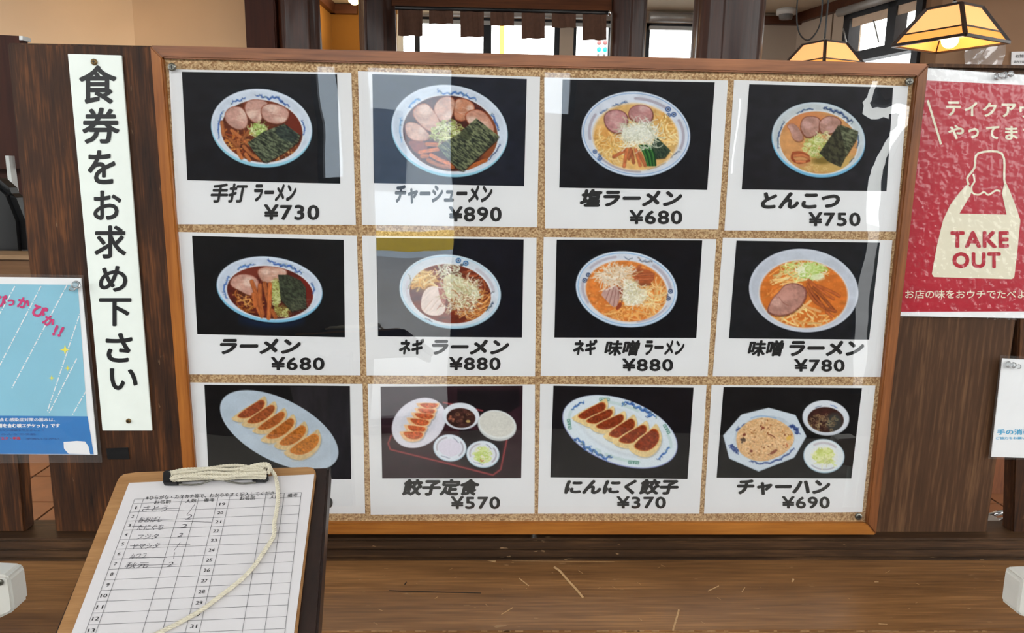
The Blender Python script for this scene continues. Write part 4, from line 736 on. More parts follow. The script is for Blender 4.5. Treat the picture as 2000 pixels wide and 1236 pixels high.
# ------------------------------------------------------------ menu board
bt = P(1000, 1045, .01)
mb = thing('menu_board', (bt.x, .012, bt.z), 'large cork menu board in an orange-brown wooden frame', 'board')
O4 = [(292, 88), (1815, 124), (1712, 1045), (366, 1044)]; I4 = [(317, 113), (1791, 149), (1694, 1023), (389, 1022)]
for k, m in ((0, M_frame_top), (1, M_frame_right), (2, M_frame_bot), (3, M_frame_side)):
    j = (k + 1) % 4; slab('frame_rail', [O4[k], O4[j], I4[j], I4[k]], 0, .029, m, mb, bevel=.0022)
# cork
m, nt, b = newmat('granulated_cork'); N, L = nt.nodes, nt.links; tc = N.new('ShaderNodeTexCoord'); vo = N.new('ShaderNodeTexVoronoi'); vo.inputs['Scale'].default_value = 420; L.new(tc.outputs['Object'], vo.inputs['Vector'])
no = N.new('ShaderNodeTexNoise'); no.inputs['Scale'].default_value = 230; no.inputs['Detail'].default_value = 4; L.new(tc.outputs['Object'], no.inputs['Vector'])
r = N.new('ShaderNodeValToRGB'); e = r.color_ramp.elements; e[0].position = .1; e[0].color = (*lin((158, 118, 78)), 1); e[1].position = .9; e[1].color = (*lin((216, 184, 140)), 1); sp = N.new('ShaderNodeSeparateColor'); L.new(vo.outputs['Color'], sp.inputs[0]); L.new(sp.outputs[0], r.inputs['Fac'])
r2 = N.new('ShaderNodeValToRGB'); r2.color_ramp.elements[0].position = .3; r2.color_ramp.elements[0].color = (.62, .55, .48, 1); r2.color_ramp.elements[1].position = .5; L.new(no.outputs['Fac'], r2.inputs['Fac'])
mx = N.new('ShaderNodeMix'); mx.data_type = 'RGBA'; mx.blend_type = 'MULTIPLY'; mx.inputs[0].default_value = 1; L.new(r.outputs['Color'], mx.inputs[6]); L.new(r2.outputs['Color'], mx.inputs[7]); L.new(mx.outputs[2], b.inputs['Base Color']); b.inputs['Roughness'].default_value = .85
slab('cork_sheet', [(311, 107), (1797, 143), (1699, 1029), (383, 1028)], .010, .012, m, mb)
# printed photo material: colours painted per vertex of the flat print
m, nt, M_b = newmat('glossy_photo_print'); at = nt.nodes.new('ShaderNodeVertexColor'); at.layer_name = 'print'; nt.links.new(at.outputs['Color'], M_b.inputs['Base Color']); M_b.inputs['Roughness'].default_value = .3; M_b.inputs['Specular IOR Level'].default_value = .12; M_photo = m
def s2l(c): c = np.clip(c / 255, 0, 1); return np.where(c <= .04045, c / 12.92, ((c + .055) / 1.055) ** 2.4)
def photo_mesh(p, Y, parent, gain=1.05):
    (ax, ay), (bx, by), (cx, cy), (dx, dy) = p.quad; nu = int(max(bx - ax, cx - dx)); nv = int(max(dy - ay, cy - by))
    C = p.C; h, w_ = C.shape[:2]
    C = (C + np.roll(C, 1, 0) * .35 + np.roll(C, -1, 0) * .35 + np.roll(C, 1, 1) * .35 + np.roll(C, -1, 1) * .35) / 2.4
    C = C * (1 + .05 * (vnoise(p.X / p.px / 1.6, p.Y / p.px / 1.6, 5) - .5))[..., None]
    bg = C[2, 2]; dif = np.abs(C - np.array(bg)).max(2) > 26; ys, xs = np.where(dif)
    def axis(n, lo, hi):
        q = np.arange(n + 1); keep = (q % 12 == 0) | (q == n) | ((q >= lo) & (q <= hi)); return q[keep] / n
    U = axis(nu, 0, nu); Vv = axis(nv, 0, nv)
    if len(xs):
        px0, px1 = p.x0 + xs.min() / p.k - 3, p.x0 + xs.max() / p.k + 3; py0, py1 = p.y0 + ys.min() / p.k - 3, p.y0 + ys.max() / p.k + 3
        U = axis(nu, (px0 - max(ax, dx)) - 2, (px1 - min(ax, dx)) + 2); Vv = axis(nv, py0 - max(ay, by), py1 - min(ay, by))
    gu, gv = np.meshgrid(U, Vv)
    X = (ax * (1 - gu) + bx * gu) * (1 - gv) + (dx * (1 - gu) + cx * gu) * gv; Yp = (ay * (1 - gu) + by * gu) * (1 - gv) + (dy * (1 - gu) + cy * gu) * gv
    fx = np.clip((X - p.x0) * p.k, 0, w_ - 1.001); fy = np.clip((Yp - p.y0) * p.k, 0, h - 1.001); ix, iy = fx.astype(int), fy.astype(int); tx, ty = (fx - ix)[..., None], (fy - iy)[..., None]
    K = (C[iy, ix] * (1 - tx) + C[iy, ix + 1] * tx) * (1 - ty) + (C[iy + 1, ix] * (1 - tx) + C[iy + 1, ix + 1] * tx) * ty
    R = np.array(RM); D = np.stack([(X - 1000) / F, -(Yp - 618) / F, -np.ones_like(X)], -1) @ R.T; W = np.array(CAM) + D * ((Y - CAM.y) / D[..., 1])[..., None]
    W = W.reshape(-1, 3); c = W.mean(0); nr_, nc = gu.shape; idx = np.arange(nr_ * nc).reshape(nr_, nc); Q = np.stack([idx[:-1, :-1], idx[1:, :-1], idx[1:, 1:], idx[:-1, 1:]], -1).reshape(-1, 4)
    me = bpy.data.meshes.new('photo_print'); me.vertices.add(len(W)); me.vertices.foreach_set('co', (W - c).astype(np.float32).ravel()); me.loops.add(Q.size); me.loops.foreach_set('vertex_index', Q.ravel().astype(np.int32)); me.polygons.add(len(Q)); me.polygons.foreach_set('loop_start', (np.arange(len(Q)) * 4).astype(np.int32)); me.update(calc_edges=True)
    ca = me.color_attributes.new('print', 'FLOAT_COLOR', 'POINT'); K = np.clip(s2l(K.reshape(-1, 3)) * gain, 0, .95); ca.data.foreach_set('color', np.hstack([K, np.ones((len(K), 1))]).astype(np.float32).ravel()); me.materials.append(M_photo)
    o = bpy.data.objects.new('photo_print', me); o.parent = parent; o.location = Vector(c) - wloc(parent); COL.objects.link(o); return o
SH = [
 ([(330, 135), (686, 142), (695, 439), (346, 438)], 'menu sheet with a soy ramen bowl priced 730, top left of the board', [rect('手打', 411, 358, 484, 396, .035), rect('ラーメン', 496, 359, 579, 394, .05)], [rect('¥730', 515, 399, 624, 430)]),
 ([(699, 139), (1055, 150), (1049, 444), (707, 439)], 'menu sheet with a wide pork ramen bowl priced 890, top row', [rect('チャーシューメン', 771, 361, 962, 398, .05)], [rect('¥890', 876, 403, 980, 433)]),
 ([(1063, 151), (1422, 157), (1403, 448), (1065, 446)], 'menu sheet with a salt ramen bowl and white leek threads priced 680', [rect('塩ラーメン', 1132, 369, 1333, 404, .055)], [rect('¥680', 1229, 410, 1333, 438)]),
 ([(1434, 156), (1774, 168), (1750, 452), (1415, 450)], 'menu sheet with a creamy pork broth ramen priced 750, top right of the board', [rect('とんこつ', 1486, 375, 1641, 408, .055)], [rect('¥750', 1579, 414, 1681, 442)]),
 ([(347, 453), (697, 460), (704, 733), (364, 731)], 'menu sheet with a dark soup ramen and upright seaweed priced 680, second row left', [rect('ラーメン', 429, 661, 588, 692, .055)], [rect('¥680', 529, 697, 634, 723)]),
 ([(707, 460), (1048, 464), (1045, 735), (716, 733)], 'menu sheet with a leek ramen in soy soup priced 880', [rect('ネギ', 779, 661, 829, 693, .055), rect('ラーメン', 843, 663, 995, 693, .055)], [rect('¥880', 877, 697, 978, 723)]),
 ([(1062, 463), (1399, 467), (1382, 735), (1056, 734)], 'menu sheet with a leek miso ramen in orange soup priced 880', [rect('ネギ', 1119, 662, 1167, 694, .055), rect('味噌', 1180, 664, 1251, 695, .04), rect('ラーメン', 1259, 664, 1337, 694, .05)], [rect('¥880', 1215, 700, 1315, 725)]),
 ([(1412, 464), (1743, 469), (1720, 736), (1392, 735)], 'menu sheet with a miso ramen in a plain white bowl priced 780', [rect('味噌', 1460, 664, 1532, 696, .04), rect('ラーメン', 1541, 665, 1688, 696, .055)], [rect('¥780', 1551, 701, 1650, 726)]),
 ([(371, 747), (708, 750), (713, 1003), (391, 1003)], 'menu sheet with six fried dumplings on a plain white plate behind the clipboard', [], [rect('0', 631, 970, 650, 993)]),
 ([(718, 750), (1045, 751), (1044, 1003), (724, 1005)], 'menu sheet with a dumpling set meal on a red tray priced 570', [rect('餃子定食', 785, 935, 937, 968, .055)], [rect('¥570', 880, 969, 977, 994)]),
 ([(1055, 750), (1380, 752), (1366, 1003), (1051, 1003)], 'menu sheet with dumplings on a blue dragon plate priced 370', [rect('にんにく餃子', 1102, 935, 1326, 966, .055)], [rect('¥370', 1204, 969, 1301, 993)]),
 ([(1390, 752), (1710, 753), (1684, 1000), (1375, 1003)], 'menu sheet with fried rice, soup and pickles priced 690, bottom right of the board', [rect('チャーハン', 1439, 936, 1622, 967, .055)], [rect('¥690', 1527, 969, 1621, 993)])]
for k, (q, label, names, price) in enumerate(SH):
    c = sum((P(x, y, .009) for x, y in q), Vector()) / 4
    t = thing('menu_sheet', c, label, 'menu sheet', 'printed menu sheets on the cork board')
    slab('paper', q, .0088, .0009, M_paper, t)
    photo_mesh(DISHES[k](), .0084, t)
    mf = lambda x, y: P(x, y, .0083)
    if names: lettering('dish_name', names, mf, M_ink, t, shear=.2)
    lettering('price', price, mf, M_ink, t, bold=.03, space=1.12)
# clear cover film over the sheets, held by screws
cv = thing('clear_cover', P(1050, 600, .003), 'clear glossy plastic cover screwed over the menu sheets', 'cover')
Q = [(332, 122), (1782, 160), (1688, 1016), (385, 1014)]; V = []; Fc = []; nx, ny = 60, 40
for j in range(ny + 1):
    for i in range(nx + 1):
        u, v = i / nx, j / ny; x = (Q[0][0] * (1 - u) + Q[1][0] * u) * (1 - v) + (Q[3][0] * (1 - u) + Q[2][0] * u) * v; y = (Q[0][1] * (1 - u) + Q[1][1] * u) * (1 - v) + (Q[3][1] * (1 - u) + Q[2][1] * u) * v
        q = P(x, y, .0035); e_ = math.exp(-((u - 1) ** 2 * 90 + (v - .0) ** 2 * 50)); q.y += .0008 * math.sin(u * 7 + 1) * math.sin(v * 5) + .0009 * e_ * math.sin((u + v * .7) * 45); V.append(q)
for j in range(ny): Fc += [(j * (nx + 1) + i, j * (nx + 1) + i + 1, (j + 1) * (nx + 1) + i + 1, (j + 1) * (nx + 1) + i) for i in range(nx)]
obj('film', V, Fc, M_cover, cv, smooth=True)
def screw(x, y, Y, r, m, parent, name='screw'):
    c = P(x, y, Y); a = Vector((0, -1, 0)); V, Fc = tube_geo([c + a * -.002, c + a * .0012, c + a * .0022], [r, r, r * .7], 16)
    o = obj(name, V, Fc, m, parent, smooth=False)
    box('slot', (c.x - r * .55, c.y - .0027, c.z - r * .09), (c.x + r * .55, c.y - .0019, c.z + r * .09), M_black, o); box('slot', (c.x - r * .09, c.y - .0028, c.z - r * .55), (c.x + r * .09, c.y - .0019, c.z + r * .55), M_black, o); return o
for x, y in ((336, 131), (1776, 159), (1677, 1009)): screw(x, y, .002, .0062, M_steel, cv)

# ------------------------------------------------------------ white vertical sign
t = thing('vertical_sign', P(245, 470, .029), 'tall narrow white sign with black vertical writing on the left plank', 'sign')
slab('plate', [(132, 105), (237, 108), (297, 841), (200, 841)], .026, .0035, flat('white_sign_plate', (232, 238, 232), .45, var=.02), t, bevel=.0006)
lettering('lettering', [rect('食', 154, 127, 228, 203), rect('券', 160, 210, 234, 281), rect('を', 171, 293, 226, 360), rect('お', 182, 372, 237, 430), rect('求', 184, 440, 247, 505), rect('め', 193, 519, 249, 570), rect('下', 193, 582, 257, 637), rect('さ', 206, 650, 259, 708), rect('い', 214, 719, 269, 762)], lambda x, y: P(x, y, .0255), M_ink, t, bold=.024, shear=0)
screw(184, 121, .025, .005, M_gold, t); screw(251, 822, .025, .0042, M_gold, t)
slab('dark_tape', [(207, 876), (250, 874), (253, 897), (210, 897)], .0285, .001, M_black, None)
tag(bpy.data.objects['dark_tape'], 'small dark patch of tape on the left plank under the white sign', 'tape')

# ------------------------------------------------------------ take-out poster
def tack(x, y, Y, parent, r=.006):
    c = P(x, y, Y); a = Vector((.35, -1, .1)).normalized(); V, Fc = tube_geo([c, c + a * .002, c + a * .003, c + a * .008, c + a * .010, c + a * .013], [r * .9, r, r * .5, r * .45, r * .9, r * .8], 14); tag(obj('push_pin', V, Fc, M_clear, parent, smooth=True), 'clear plastic push pin')
t = thing('takeout_poster', P(1900, 380, .028), 'red takeaway poster with a cream bag drawing on the right plank', 'poster')
YP = .0235; mp_ = lambda x, y: P(x, y, YP - .0004); mp2 = lambda x, y: P(x, y, YP - .0008)
slab('poster_paper', [(1812, 133), (2080, 152), (2035, 622), (1758, 617)], YP, .002, M_paper, t)
M_red = flat('poster_red', (172, 16, 40), .4, var=.04, scale=6); M_crm = flat('poster_cream', (222, 214, 190), .45, var=.02)
flatpolys('red_print', [[(1810, 157), (2080, 170), (2036, 608), (1759, 609)]], mp_, M_red, t)
bag = [(1866, 385), (1880, 372), (1894, 362), (1898, 378), (1912, 383), (1925, 379), (1938, 383), (1955, 372), (1965, 354), (1972, 372), (1983, 400), (1993, 430), (1985, 500), (1981, 541), (1976, 545), (1900, 543), (1824, 541), (1820, 535), (1830, 480), (1842, 430), (1852, 410)]
V = []; Fc = []
def zz3(x, y): return (1300 + x / 2.8543, y / 2.8543)
for pts, w_ in (([zz3(1690, 1030), zz3(1683, 990), zz3(1722, 935), zz3(1742, 855), zz3(1876, 857), zz3(1888, 1000), zz3(1900, 1040)], 4.2), ([zz3(1715, 970), zz3(1722, 1010), zz3(1706, 1040), zz3(1712, 1075), zz3(1745, 1085), zz3(1775, 1070), zz3(1800, 1086), zz3(1840, 1062), zz3(1868, 1066)], 3.4)):
    stroke_geo([tuple(p)[:2] for p in (curve([(a, b, 0) for a, b in pts], 4) if len(pts) > 2 else pts)], w_, V, Fc, mp2)
obj('white_outline', V, Fc, M_crm, t); flatpolys('slash_mark', [[(1810, 197), (1814, 195), (1840, 281), (1836, 283)]], mp2, M_crm, t)
body = [(1891, 358), (1896, 380), (1874, 417), (1966, 419), (1957, 377), (1963, 352), (1972, 372), (1983, 400), (1993, 430), (1986, 500), (1981, 541), (1976, 545), (1900, 543), (1824, 541), (1820, 535), (1830, 480), (1842, 430), (1856, 400), (1874, 376)]
flatpolys('bag_drawing', [body], mp2, M_crm, t)
flatpolys('bag_drawing_notch', [[(1892, 362), (1900, 374), (1888, 385)]], lambda x, y: P(x, y, YP - .0009), M_crm, t)
lettering('lettering', [rect('テ', 1848, 198, 1877, 226), rect('イ', 1884, 199, 1909, 227), rect('ク', 1919, 200, 1947, 228), rect('ア', 1956, 202, 1985, 229), rect('ウ', 1991, 203, 2018, 230), rect('ト', 2030, 204, 2050, 231), rect('や', 1852, 244, 1883, 272), rect('っ', 1891, 250, 1912, 270), rect('て', 1926, 246, 1952, 272), rect('ま', 1963, 246, 1988, 273), rect('す', 1998, 247, 2024, 274)], mp2, M_crm, t, bold=.03); lettering('small_lettering', [rect('お店の味をおウチでたべよう', 1768, 566, 2022, 583)], mp2, M_crm, t, bold=.012)
lettering('red_lettering', [rect('TAKE', 1856, 451, 1971, 484), rect('OUT', 1860, 492, 1955, 524)], lambda x, y: P(x, y, YP - .0012), M_red, t, bold=.045, space=1.15)
V, Fc = prism([P(x, y, YP - .0022) for x, y in ((1811, 131), (2082, 150), (2037, 626), (1756, 621))], (0, .0004, 0)); obj('laminate', V[:4], [(0, 1, 2, 3)], M_lam, t)
tack(1945, 150, YP - .002, t); tack(1962, 147, YP - .002, t)

# ------------------------------------------------------------ blue rain poster (left)
t = thing('rain_poster', P(80, 720, .028), 'light blue rain poster with pink writing in a clear sleeve, left edge', 'poster')
YP2 = .0235; a1 = lambda x, y: P(x, y, YP2 - .0004); a2 = lambda x, y: P(x, y, YP2 - .0008); a3 = lambda x, y: P(x, y, YP2 - .0012)
slab('poster_paper', [(-90, 540), (158, 543), (190, 888), (-90, 886)], YP2, .002, M_paper, t)
M_sky = flat('poster_sky_blue', (136, 194, 216), .4, var=.05, scale=8); M_bl = flat('poster_blue', (26, 118, 190), .4, var=.03)
flatpolys('blue_print', [[(-90, 554), (152, 556), (170, 813), (-90, 811)]], a1, M_sky, t)
flatpolys('blue_band', [[(-90, 811), (171, 813), (183, 887), (-90, 886)]], a1, M_bl, t)
flatpolys('white_corner', [[(124, 863), (150, 861), (166, 862), (173, 872), (176, 887), (134, 886), (125, 876)]], a2, M_paper, t)
V = []; Fc = []
for (x0, y0, x1, y1) in ((29, 559, -60, 720), (80, 559, -30, 770), (131, 556, 22, 760), (160, 600, 92, 805), (150, 700, 95, 808), (170, 760, 140, 812)):
    L_ = math.hypot(x1 - x0, y1 - y0); n = int(L_ / 17)
    for i in range(n):
        f0, f1 = i / n, (i + .62) / n; stroke_geo([(x0 + (x1 - x0) * f0, y0 + (y1 - y0) * f0), (x0 + (x1 - x0) * f1, y0 + (y1 - y0) * f1)], 2.2, V, Fc, a2)
        g = (i + .8) / n; stroke_geo([(x0 + (x1 - x0) * g - .5, y0 + (y1 - y0) * g - 1), (x0 + (x1 - x0) * g + .5, y0 + (y1 - y0) * g + 1)], 2.2, V, Fc, a2)
obj('rain_dashes', V, Fc, M_paper, t)
def star(x, y, R): return [(x + R * (1 if i % 2 == 0 else .32) * math.cos(i * math.pi / 4), y + R * (1 if i % 2 == 0 else .32) * math.sin(i * math.pi / 4)) for i in range(8)]
flatpolys('star_prints', [star(127, 683, 10), star(132, 719, 6), star(101, 738, 6)], a2, flat('poster_yellow', (240, 226, 80), .4), t)
def rot(t_, x, y, w_, h, d):
    a = math.radians(d); ca, sa = math.cos(a), math.sin(a); f_ = lambda u, v: (x + u * ca - v * sa, y + u * sa + v * ca); return (t_, f_(-w_ / 2, -h / 2), f_(w_ / 2, -h / 2), f_(w_ / 2, h / 2), f_(-w_ / 2, h / 2))
IT = [rot('ぴ', 2, 588, 22, 26, 8), rot('っ', 21, 591, 14, 13, 12), rot('か', 46, 592, 24, 22, 16), rot('ぴ', 77, 608, 28, 26, 26), rot('か', 96, 627, 22, 22, 34), rot('!', 108, 645, 6, 22, 24), rot('!', 119, 648, 6, 22, 28)]
lettering('pink_lettering', IT, a3, flat('poster_magenta', (208, 34, 110), .4), t, bold=.05)
M_lb = flat('poster_dark_blue', (18, 80, 150), .4)
lettering('white_lettering', [rect('を含む感染症対策の基本は、', -10, 816, 108, 823), rect('着用を含む咳エチケット」です', -14, 827, 117, 835, .05)], a2, M_paper, t)
lettering('small_blue_lettering', [rect('からだの健康を守りましょう', -10, 838, 86, 842), rect('みんなで予防', 2, 846, 70, 850), rect('手洗いうがい', 50, 855, 116, 859)], a2, M_lb, t); lettering('red_lettering', [rect('マスク・手洗', -6, 853, 40, 859, .05)], a2, flat('poster_print_red', (196, 40, 70), .4), t)
obj('clear_sleeve', [P(x, y, YP2 - .003) for x, y in ((-95, 534), (163, 537), (200, 903), (-95, 905))], [(0, 1, 2, 3)], M_sleeve, t)
tack(149, 556, YP2 - .003, t, .007); tack(142, 563, YP2 - .003, t, .005)

# ------------------------------------------------------------ hand hygiene notice (right)
t = thing('hygiene_notice', P(1975, 800, .028), 'small white hand hygiene notice with light blue writing, right edge', 'notice')
YN = .021; slab('paper', [(1958, 700), (2090, 706), (2070, 896), (1936, 892)], YN, .0015, M_paper, t)
n1 = lambda x, y: P(x, y, YN - .0004); M_cy = flat('notice_cyan', (70, 170, 214), .4)
lettering('lettering', [rect('手の消毒に', 1947, 838, 2030, 849, .03), rect('ご協力をお願いします', 1945, 853, 2030, 858)], n1, M_cy, t)
obj('clear_sleeve', [P(x, y, YN - .002) for x, y in ((1954, 694), (2095, 700), (2076, 900), (1930, 896))], [(0, 1, 2, 3)], M_sleeve, t)
tack(1968, 711, YN - .002, t, .006); tack(1978, 714, YN - .002, t, .005)
# chrome chair foot glimpsed in the right gap
t = thing('chrome_chair_foot', P(1955, 1000, .2), 'chrome chair foot glimpsed in the gap right of the grey-brown plank', 'chair')
tube('chrome_tube', [P(1925, 1010, .3), P(1945, 1003, .3), P(1995, 992, .3)], .006, M_chrome, t, 10); tube('chrome_tube', [P(1925, 1014, .28), P(1990, 1014, .28)], .004, M_chrome, t, 10); slab('foot_plate', [(1931, 1028), (1972, 1028), (1970, 1040), (1929, 1040)], .12, .05, M_lalu, t)
tube('upright', [P(1992, 992, .3), Vector((P(1992, 992, .3).x, .3, .0))], .006, M_chrome, t, 8)

# ------------------------------------------------------------ white fittings on legs at both edges
def fitting(poly, leg, scr, label):
    YF = -.3; q = [P(x, y, YF) for x, y in poly]; c = sum(q, Vector()) / len(q); t = thing('white_stand', (c.x, YF + .018, 0), label, 'stand', 'white plastic stands')
    v, f = prism(q, (0, .035, 0)); obj('corner_fitting', v, f, M_fit, t, bevel=.004)
    a, b = P(leg[0], 1215, YF + .025), P(leg[1], 1215, YF + .025); x = (a.x + b.x) / 2; r = (b.x - a.x) / 2
    tube('leg', [(x, YF + .018, a.z + .03), (x, YF + .018, .01)], r, M_fitleg, t, 16); tube('foot', [(x, YF + .018, .015), (x, YF + .018, 0)], r * 1.3, M_black, t, 16)
    screw(scr[0], scr[1], YF - .001, .0045, M_steel, t)
fitting([(-60, 1122), (-30, 1122), (10, 1124), (18, 1130), (23, 1164), (26, 1192), (20, 1198), (-10, 1212), (-60, 1224)], (-46, -8), (0, 1137), 'white plastic stand fitting at the left edge beside the clipboard')
fitting([(1999, 1130), (2060, 1128), (2070, 1215), (2012, 1208), (1992, 1202), (1987, 1196), (1991, 1164), (1995, 1136)], (2006, 2040), (2012, 1134), 'white plastic stand fitting at the right edge over the counter')

# ------------------------------------------------------------ clipboard on its dark stand
CO = Vector((-0.47236913, -0.57498023, 0.21421515 + .95)); CX = Vector((0.9984831, -0.01585473, 0.05272687)); CU = Vector((-0.12769268, 0.92104312, 0.36793226)); CN = CX.cross(CU).normalized()
if CN.z < 0: CN = -CN
def CL(x, y, h=0): return ON(x, y, CO + CN * h, CN)
ctr = CL(360, 1120, -.03)
t = thing('dark_stand', (ctr.x, ctr.y, 0), 'dark brown sloping stand board under the clipboard', 'stand')
v, f = prism([CL(x, y, -.0045) for x, y in ((236, 923), (643, 911), (608, 1420), (20, 1440))], -CN * .02); obj('stand_board', v, f, M_dark, t, bevel=.0025)
v, f = prism([CL(x, y, -.0245) for x, y in ((612, 918), (643, 917), (608, 1420), (577, 1420))], -CN * .018); obj('side_lip', v, f, M_dark, t, bevel=.002)
zt_ = CL(330, 1080, -.03).z; pc = CL(330, 1080, -.03)
box('column', (pc.x - .025, pc.y - .025, .02), (pc.x + .025, pc.y + .025, zt_ - .005), M_dark, t, bevel=.003); box('base', (pc.x - .17, pc.y - .15, 0), (pc.x + .17, pc.y + .15, .02), M_dark, t, bevel=.003)
t = thing('clipboard', CL(370, 1000, 0), 'brown hardboard clipboard with a black clip and wound white cord', 'clipboard')
ol = [(36, 1420), (110, 1236), (228, 940), (233, 931), (242, 925), (266, 921), (420, 916), (600, 911), (610, 912), (616, 919), (617, 927), (600, 1060), (580, 1236), (558, 1420)]
v, f = prism([CL(x, y, -.0005) for x, y in ol], -CN * .0035); obj('board', v, f, M_hard, t, bevel=.0008)
# clip: wire levers, black caps, steel spine
v, f = prism([CL(x, y, .001) for x, y in ((340, 929), (512, 919), (512, 938), (345, 944))], CN * .006); obj('clip_spine', v, f, M_steel, t, bevel=.002)
for a in ([(322, 928), (336, 925), (341, 937), (364, 936), (350, 950), (321, 950)], [(511, 920), (523, 917), (526, 940), (518, 944), (494, 944), (494, 935), (511, 932)]):
    v, f = prism([CL(x, y, .002) for x, y in a], CN * .008); tag(obj('clip_cap', v, f, M_black, t, bevel=.0015), 'black plastic clip end')
tube('clip_lever', curve([CL(350, 946, .006), CL(385, 946, .006), CL(412, 938, .008), CL(424, 935, .008), CL(440, 939, .008), CL(470, 944, .006), CL(500, 942, .006)]), .0011, M_steel, t)
# cord
def cord(name, pts, parent, r=.0021, twist=1):
    C = curve(pts, 10); V = []; Fc = []
    for ph in (0, 2.1, 4.2):
        L_ = 0; path = []; prev = None
        for i, p in enumerate(C):
            d = (C[min(i + 1, len(C) - 1)] - C[max(i - 1, 0)]).normalized(); a = (CN - d * CN.dot(d)).normalized(); b = d.cross(a)
            if prev is not None: L_ += (p - prev).length
            prev = p; th = ph + L_ * 620 * twist; path.append(p + (a * math.cos(th) + b * math.sin(th)) * r * .5)
        v, f = tube_geo(path, r * .62, 6); o = len(V); V += v; Fc += [tuple(i + o for i in q) for q in f]
    return obj(name, V, Fc, M_cord, parent, smooth=True)
def dense(pts, k=7):
    return curve(pts, k)
rc = random.Random(3)
for k in range(7):
    a = k / 6; y0 = 920 + 15 * a; y1 = 911 + 22 * a; h = (.009, .013, .011, .015, .010, .013, .009)[k]; s_ = rc.uniform(-3, 3)
    w_ = [(332 + 4 * a + s_ + rc.uniform(-3, 3), y0 + 3)]
    for j in range(1, 7): w_.append((332 + (520 - 332) * j / 7, y0 + (y1 - y0) * j / 7 + rc.uniform(-2.2, 2.2) - 3 * math.sin(j / 7 * 3.14) * (1 - a)))
    w_.append((520 - 8 * abs(a - .5) + rc.uniform(-3, 3), y1))
    cord('wound_cord', dense([CL(x, y, h + rc.uniform(-.002, .002)) for x, y in w_], 3), t, r=.0019)
cord('wound_cord', dense([CL(x, y, .014) for x, y in ((470, 918), (500, 908), (520, 906), (527, 912), (524, 924))], 3), t)
cord('trailing_cord', dense([CL(x, y, h) for x, y, h in ((505, 909, .014), (524, 912, .012), (533, 922, .008), (540, 938, .004), (543, 970, .003), (540, 1000, .003), (536, 1020, .003), (535, 1045, .003), (519, 1072, .003), (495, 1107, .003), (466, 1136, .003), (430, 1164, .003), (392, 1192, .003), (350, 1216, .003), (318, 1232, .003), (270, 1256, .003))], 5), t)
# waiting list form
t = thing('waiting_list', CL(360, 1090, .0006), 'white waiting list form with handwritten names on the clipboard', 'form')
v, f = prism([CL(x, y, .0004) for x, y in ((252, 943), (614, 926), (553, 1400), (77, 1400))], -CN * .0003); obj('paper', v, f, flat('form_paper', (208, 204, 206), .6, var=.015), t)
HD = [(180.4, 1197), (562.5, 1181), (588.6, 961.4), (262.8, 974.7)]
A_ = []
for (x, y), (u, v) in zip([(0, 0), (1, 0), (1, 1), (0, 1)], HD): A_ += [[x, y, 1, 0, 0, 0, -u * x, -u * y, -u], [0, 0, 0, x, y, 1, -v * x, -v * y, -v]]
HM = np.linalg.svd(np.array(A_, float))[2][-1].reshape(3, 3); HI = np.linalg.inv(HM)
def uv2px(u, v): q = HM @ np.array([u, v, 1.0]); return q[0] / q[2], q[1] / q[2]
def px2uv(x, y): q = HI @ np.array([x, y, 1.0]); return q[0] / q[2], q[1] / q[2]
TM = lambda u, v: CL(*uv2px(u, v), .0008)
rh = 1 / 11.52; V = []; Fc = []; us = [0, .054, .288, .387, .503, .573, .788, .898, 1.0]; lw = .0022
rows = [1, 1 - .52 * rh] + [1 - .52 * rh - rh * k for k in range(1, 19)]
for v_ in rows: stroke_geo([(0, v_), (1, v_)], lw * 1.2, V, Fc, TM)
for u in us: stroke_geo([(u, 1), (u, rows[-1])], lw, V, Fc, TM)
tag(obj('ruled_table', V, Fc, flat('grey_print_ink', (84, 84, 88), .6), t), kind='stuff')
CLP = lambda x, y: CL(x, y, .0008)
def z1(x, y): return (x / 2.8543, 803 + y / 2.8543)
lettering('form_title', [('※ひらがな・カタカナ等で、わかりやすく記入してください', z1(815, 470), z1(1560, 444), z1(1557, 466), z1(812, 495)), ('お名前', z1(862, 497), z1(955, 492), z1(952, 513), z1(858, 518)), ('人数', z1(1036, 491), z1(1097, 487), z1(1094, 508), z1(1032, 511)), ('備考', z1(1138, 486), z1(1196, 483), z1(1193, 504), z1(1134, 507)), ('お名前', z1(1338, 474), z1(1425, 470), z1(1422, 492), z1(1335, 497)), ('人数', z1(1505, 469), z1(1560, 465), z1(1558, 486), z1(1502, 489)), ('備考', z1(1604, 459), z1(1660, 456), z1(1658, 477), z1(1601, 480))], CLP, M_ink, t, bold=.008, up=CN)
IT = []
for n in range(1, 19):
    vc = 1 - .52 * rh - rh * (n - .5); d = .30 * rh
    for s_, u0, w0 in ((str(n), .027, .018), (str(n + 18), .538, .03)):
        wd = w0 if len(s_) > 1 else w0 * .6; wd = .034 if len(s_) > 1 else (.008 if s_ == '1' else .015)
        IT.append((s_, (u0 - wd / 2, vc + d / 2 + .002), (u0 + wd / 2, vc + d / 2 + .002), (u0 + wd / 2, vc - d / 2), (u0 - wd / 2, vc - d / 2)))
lettering('row_numbers', IT[0::2], TM, M_ink, t, bold=.01, up=CN); lettering('row_numbers', IT[1::2], TM, M_ink, t, bold=.01, up=CN)
M_pen = flat('pencil_grey', (96, 94, 98), .6)
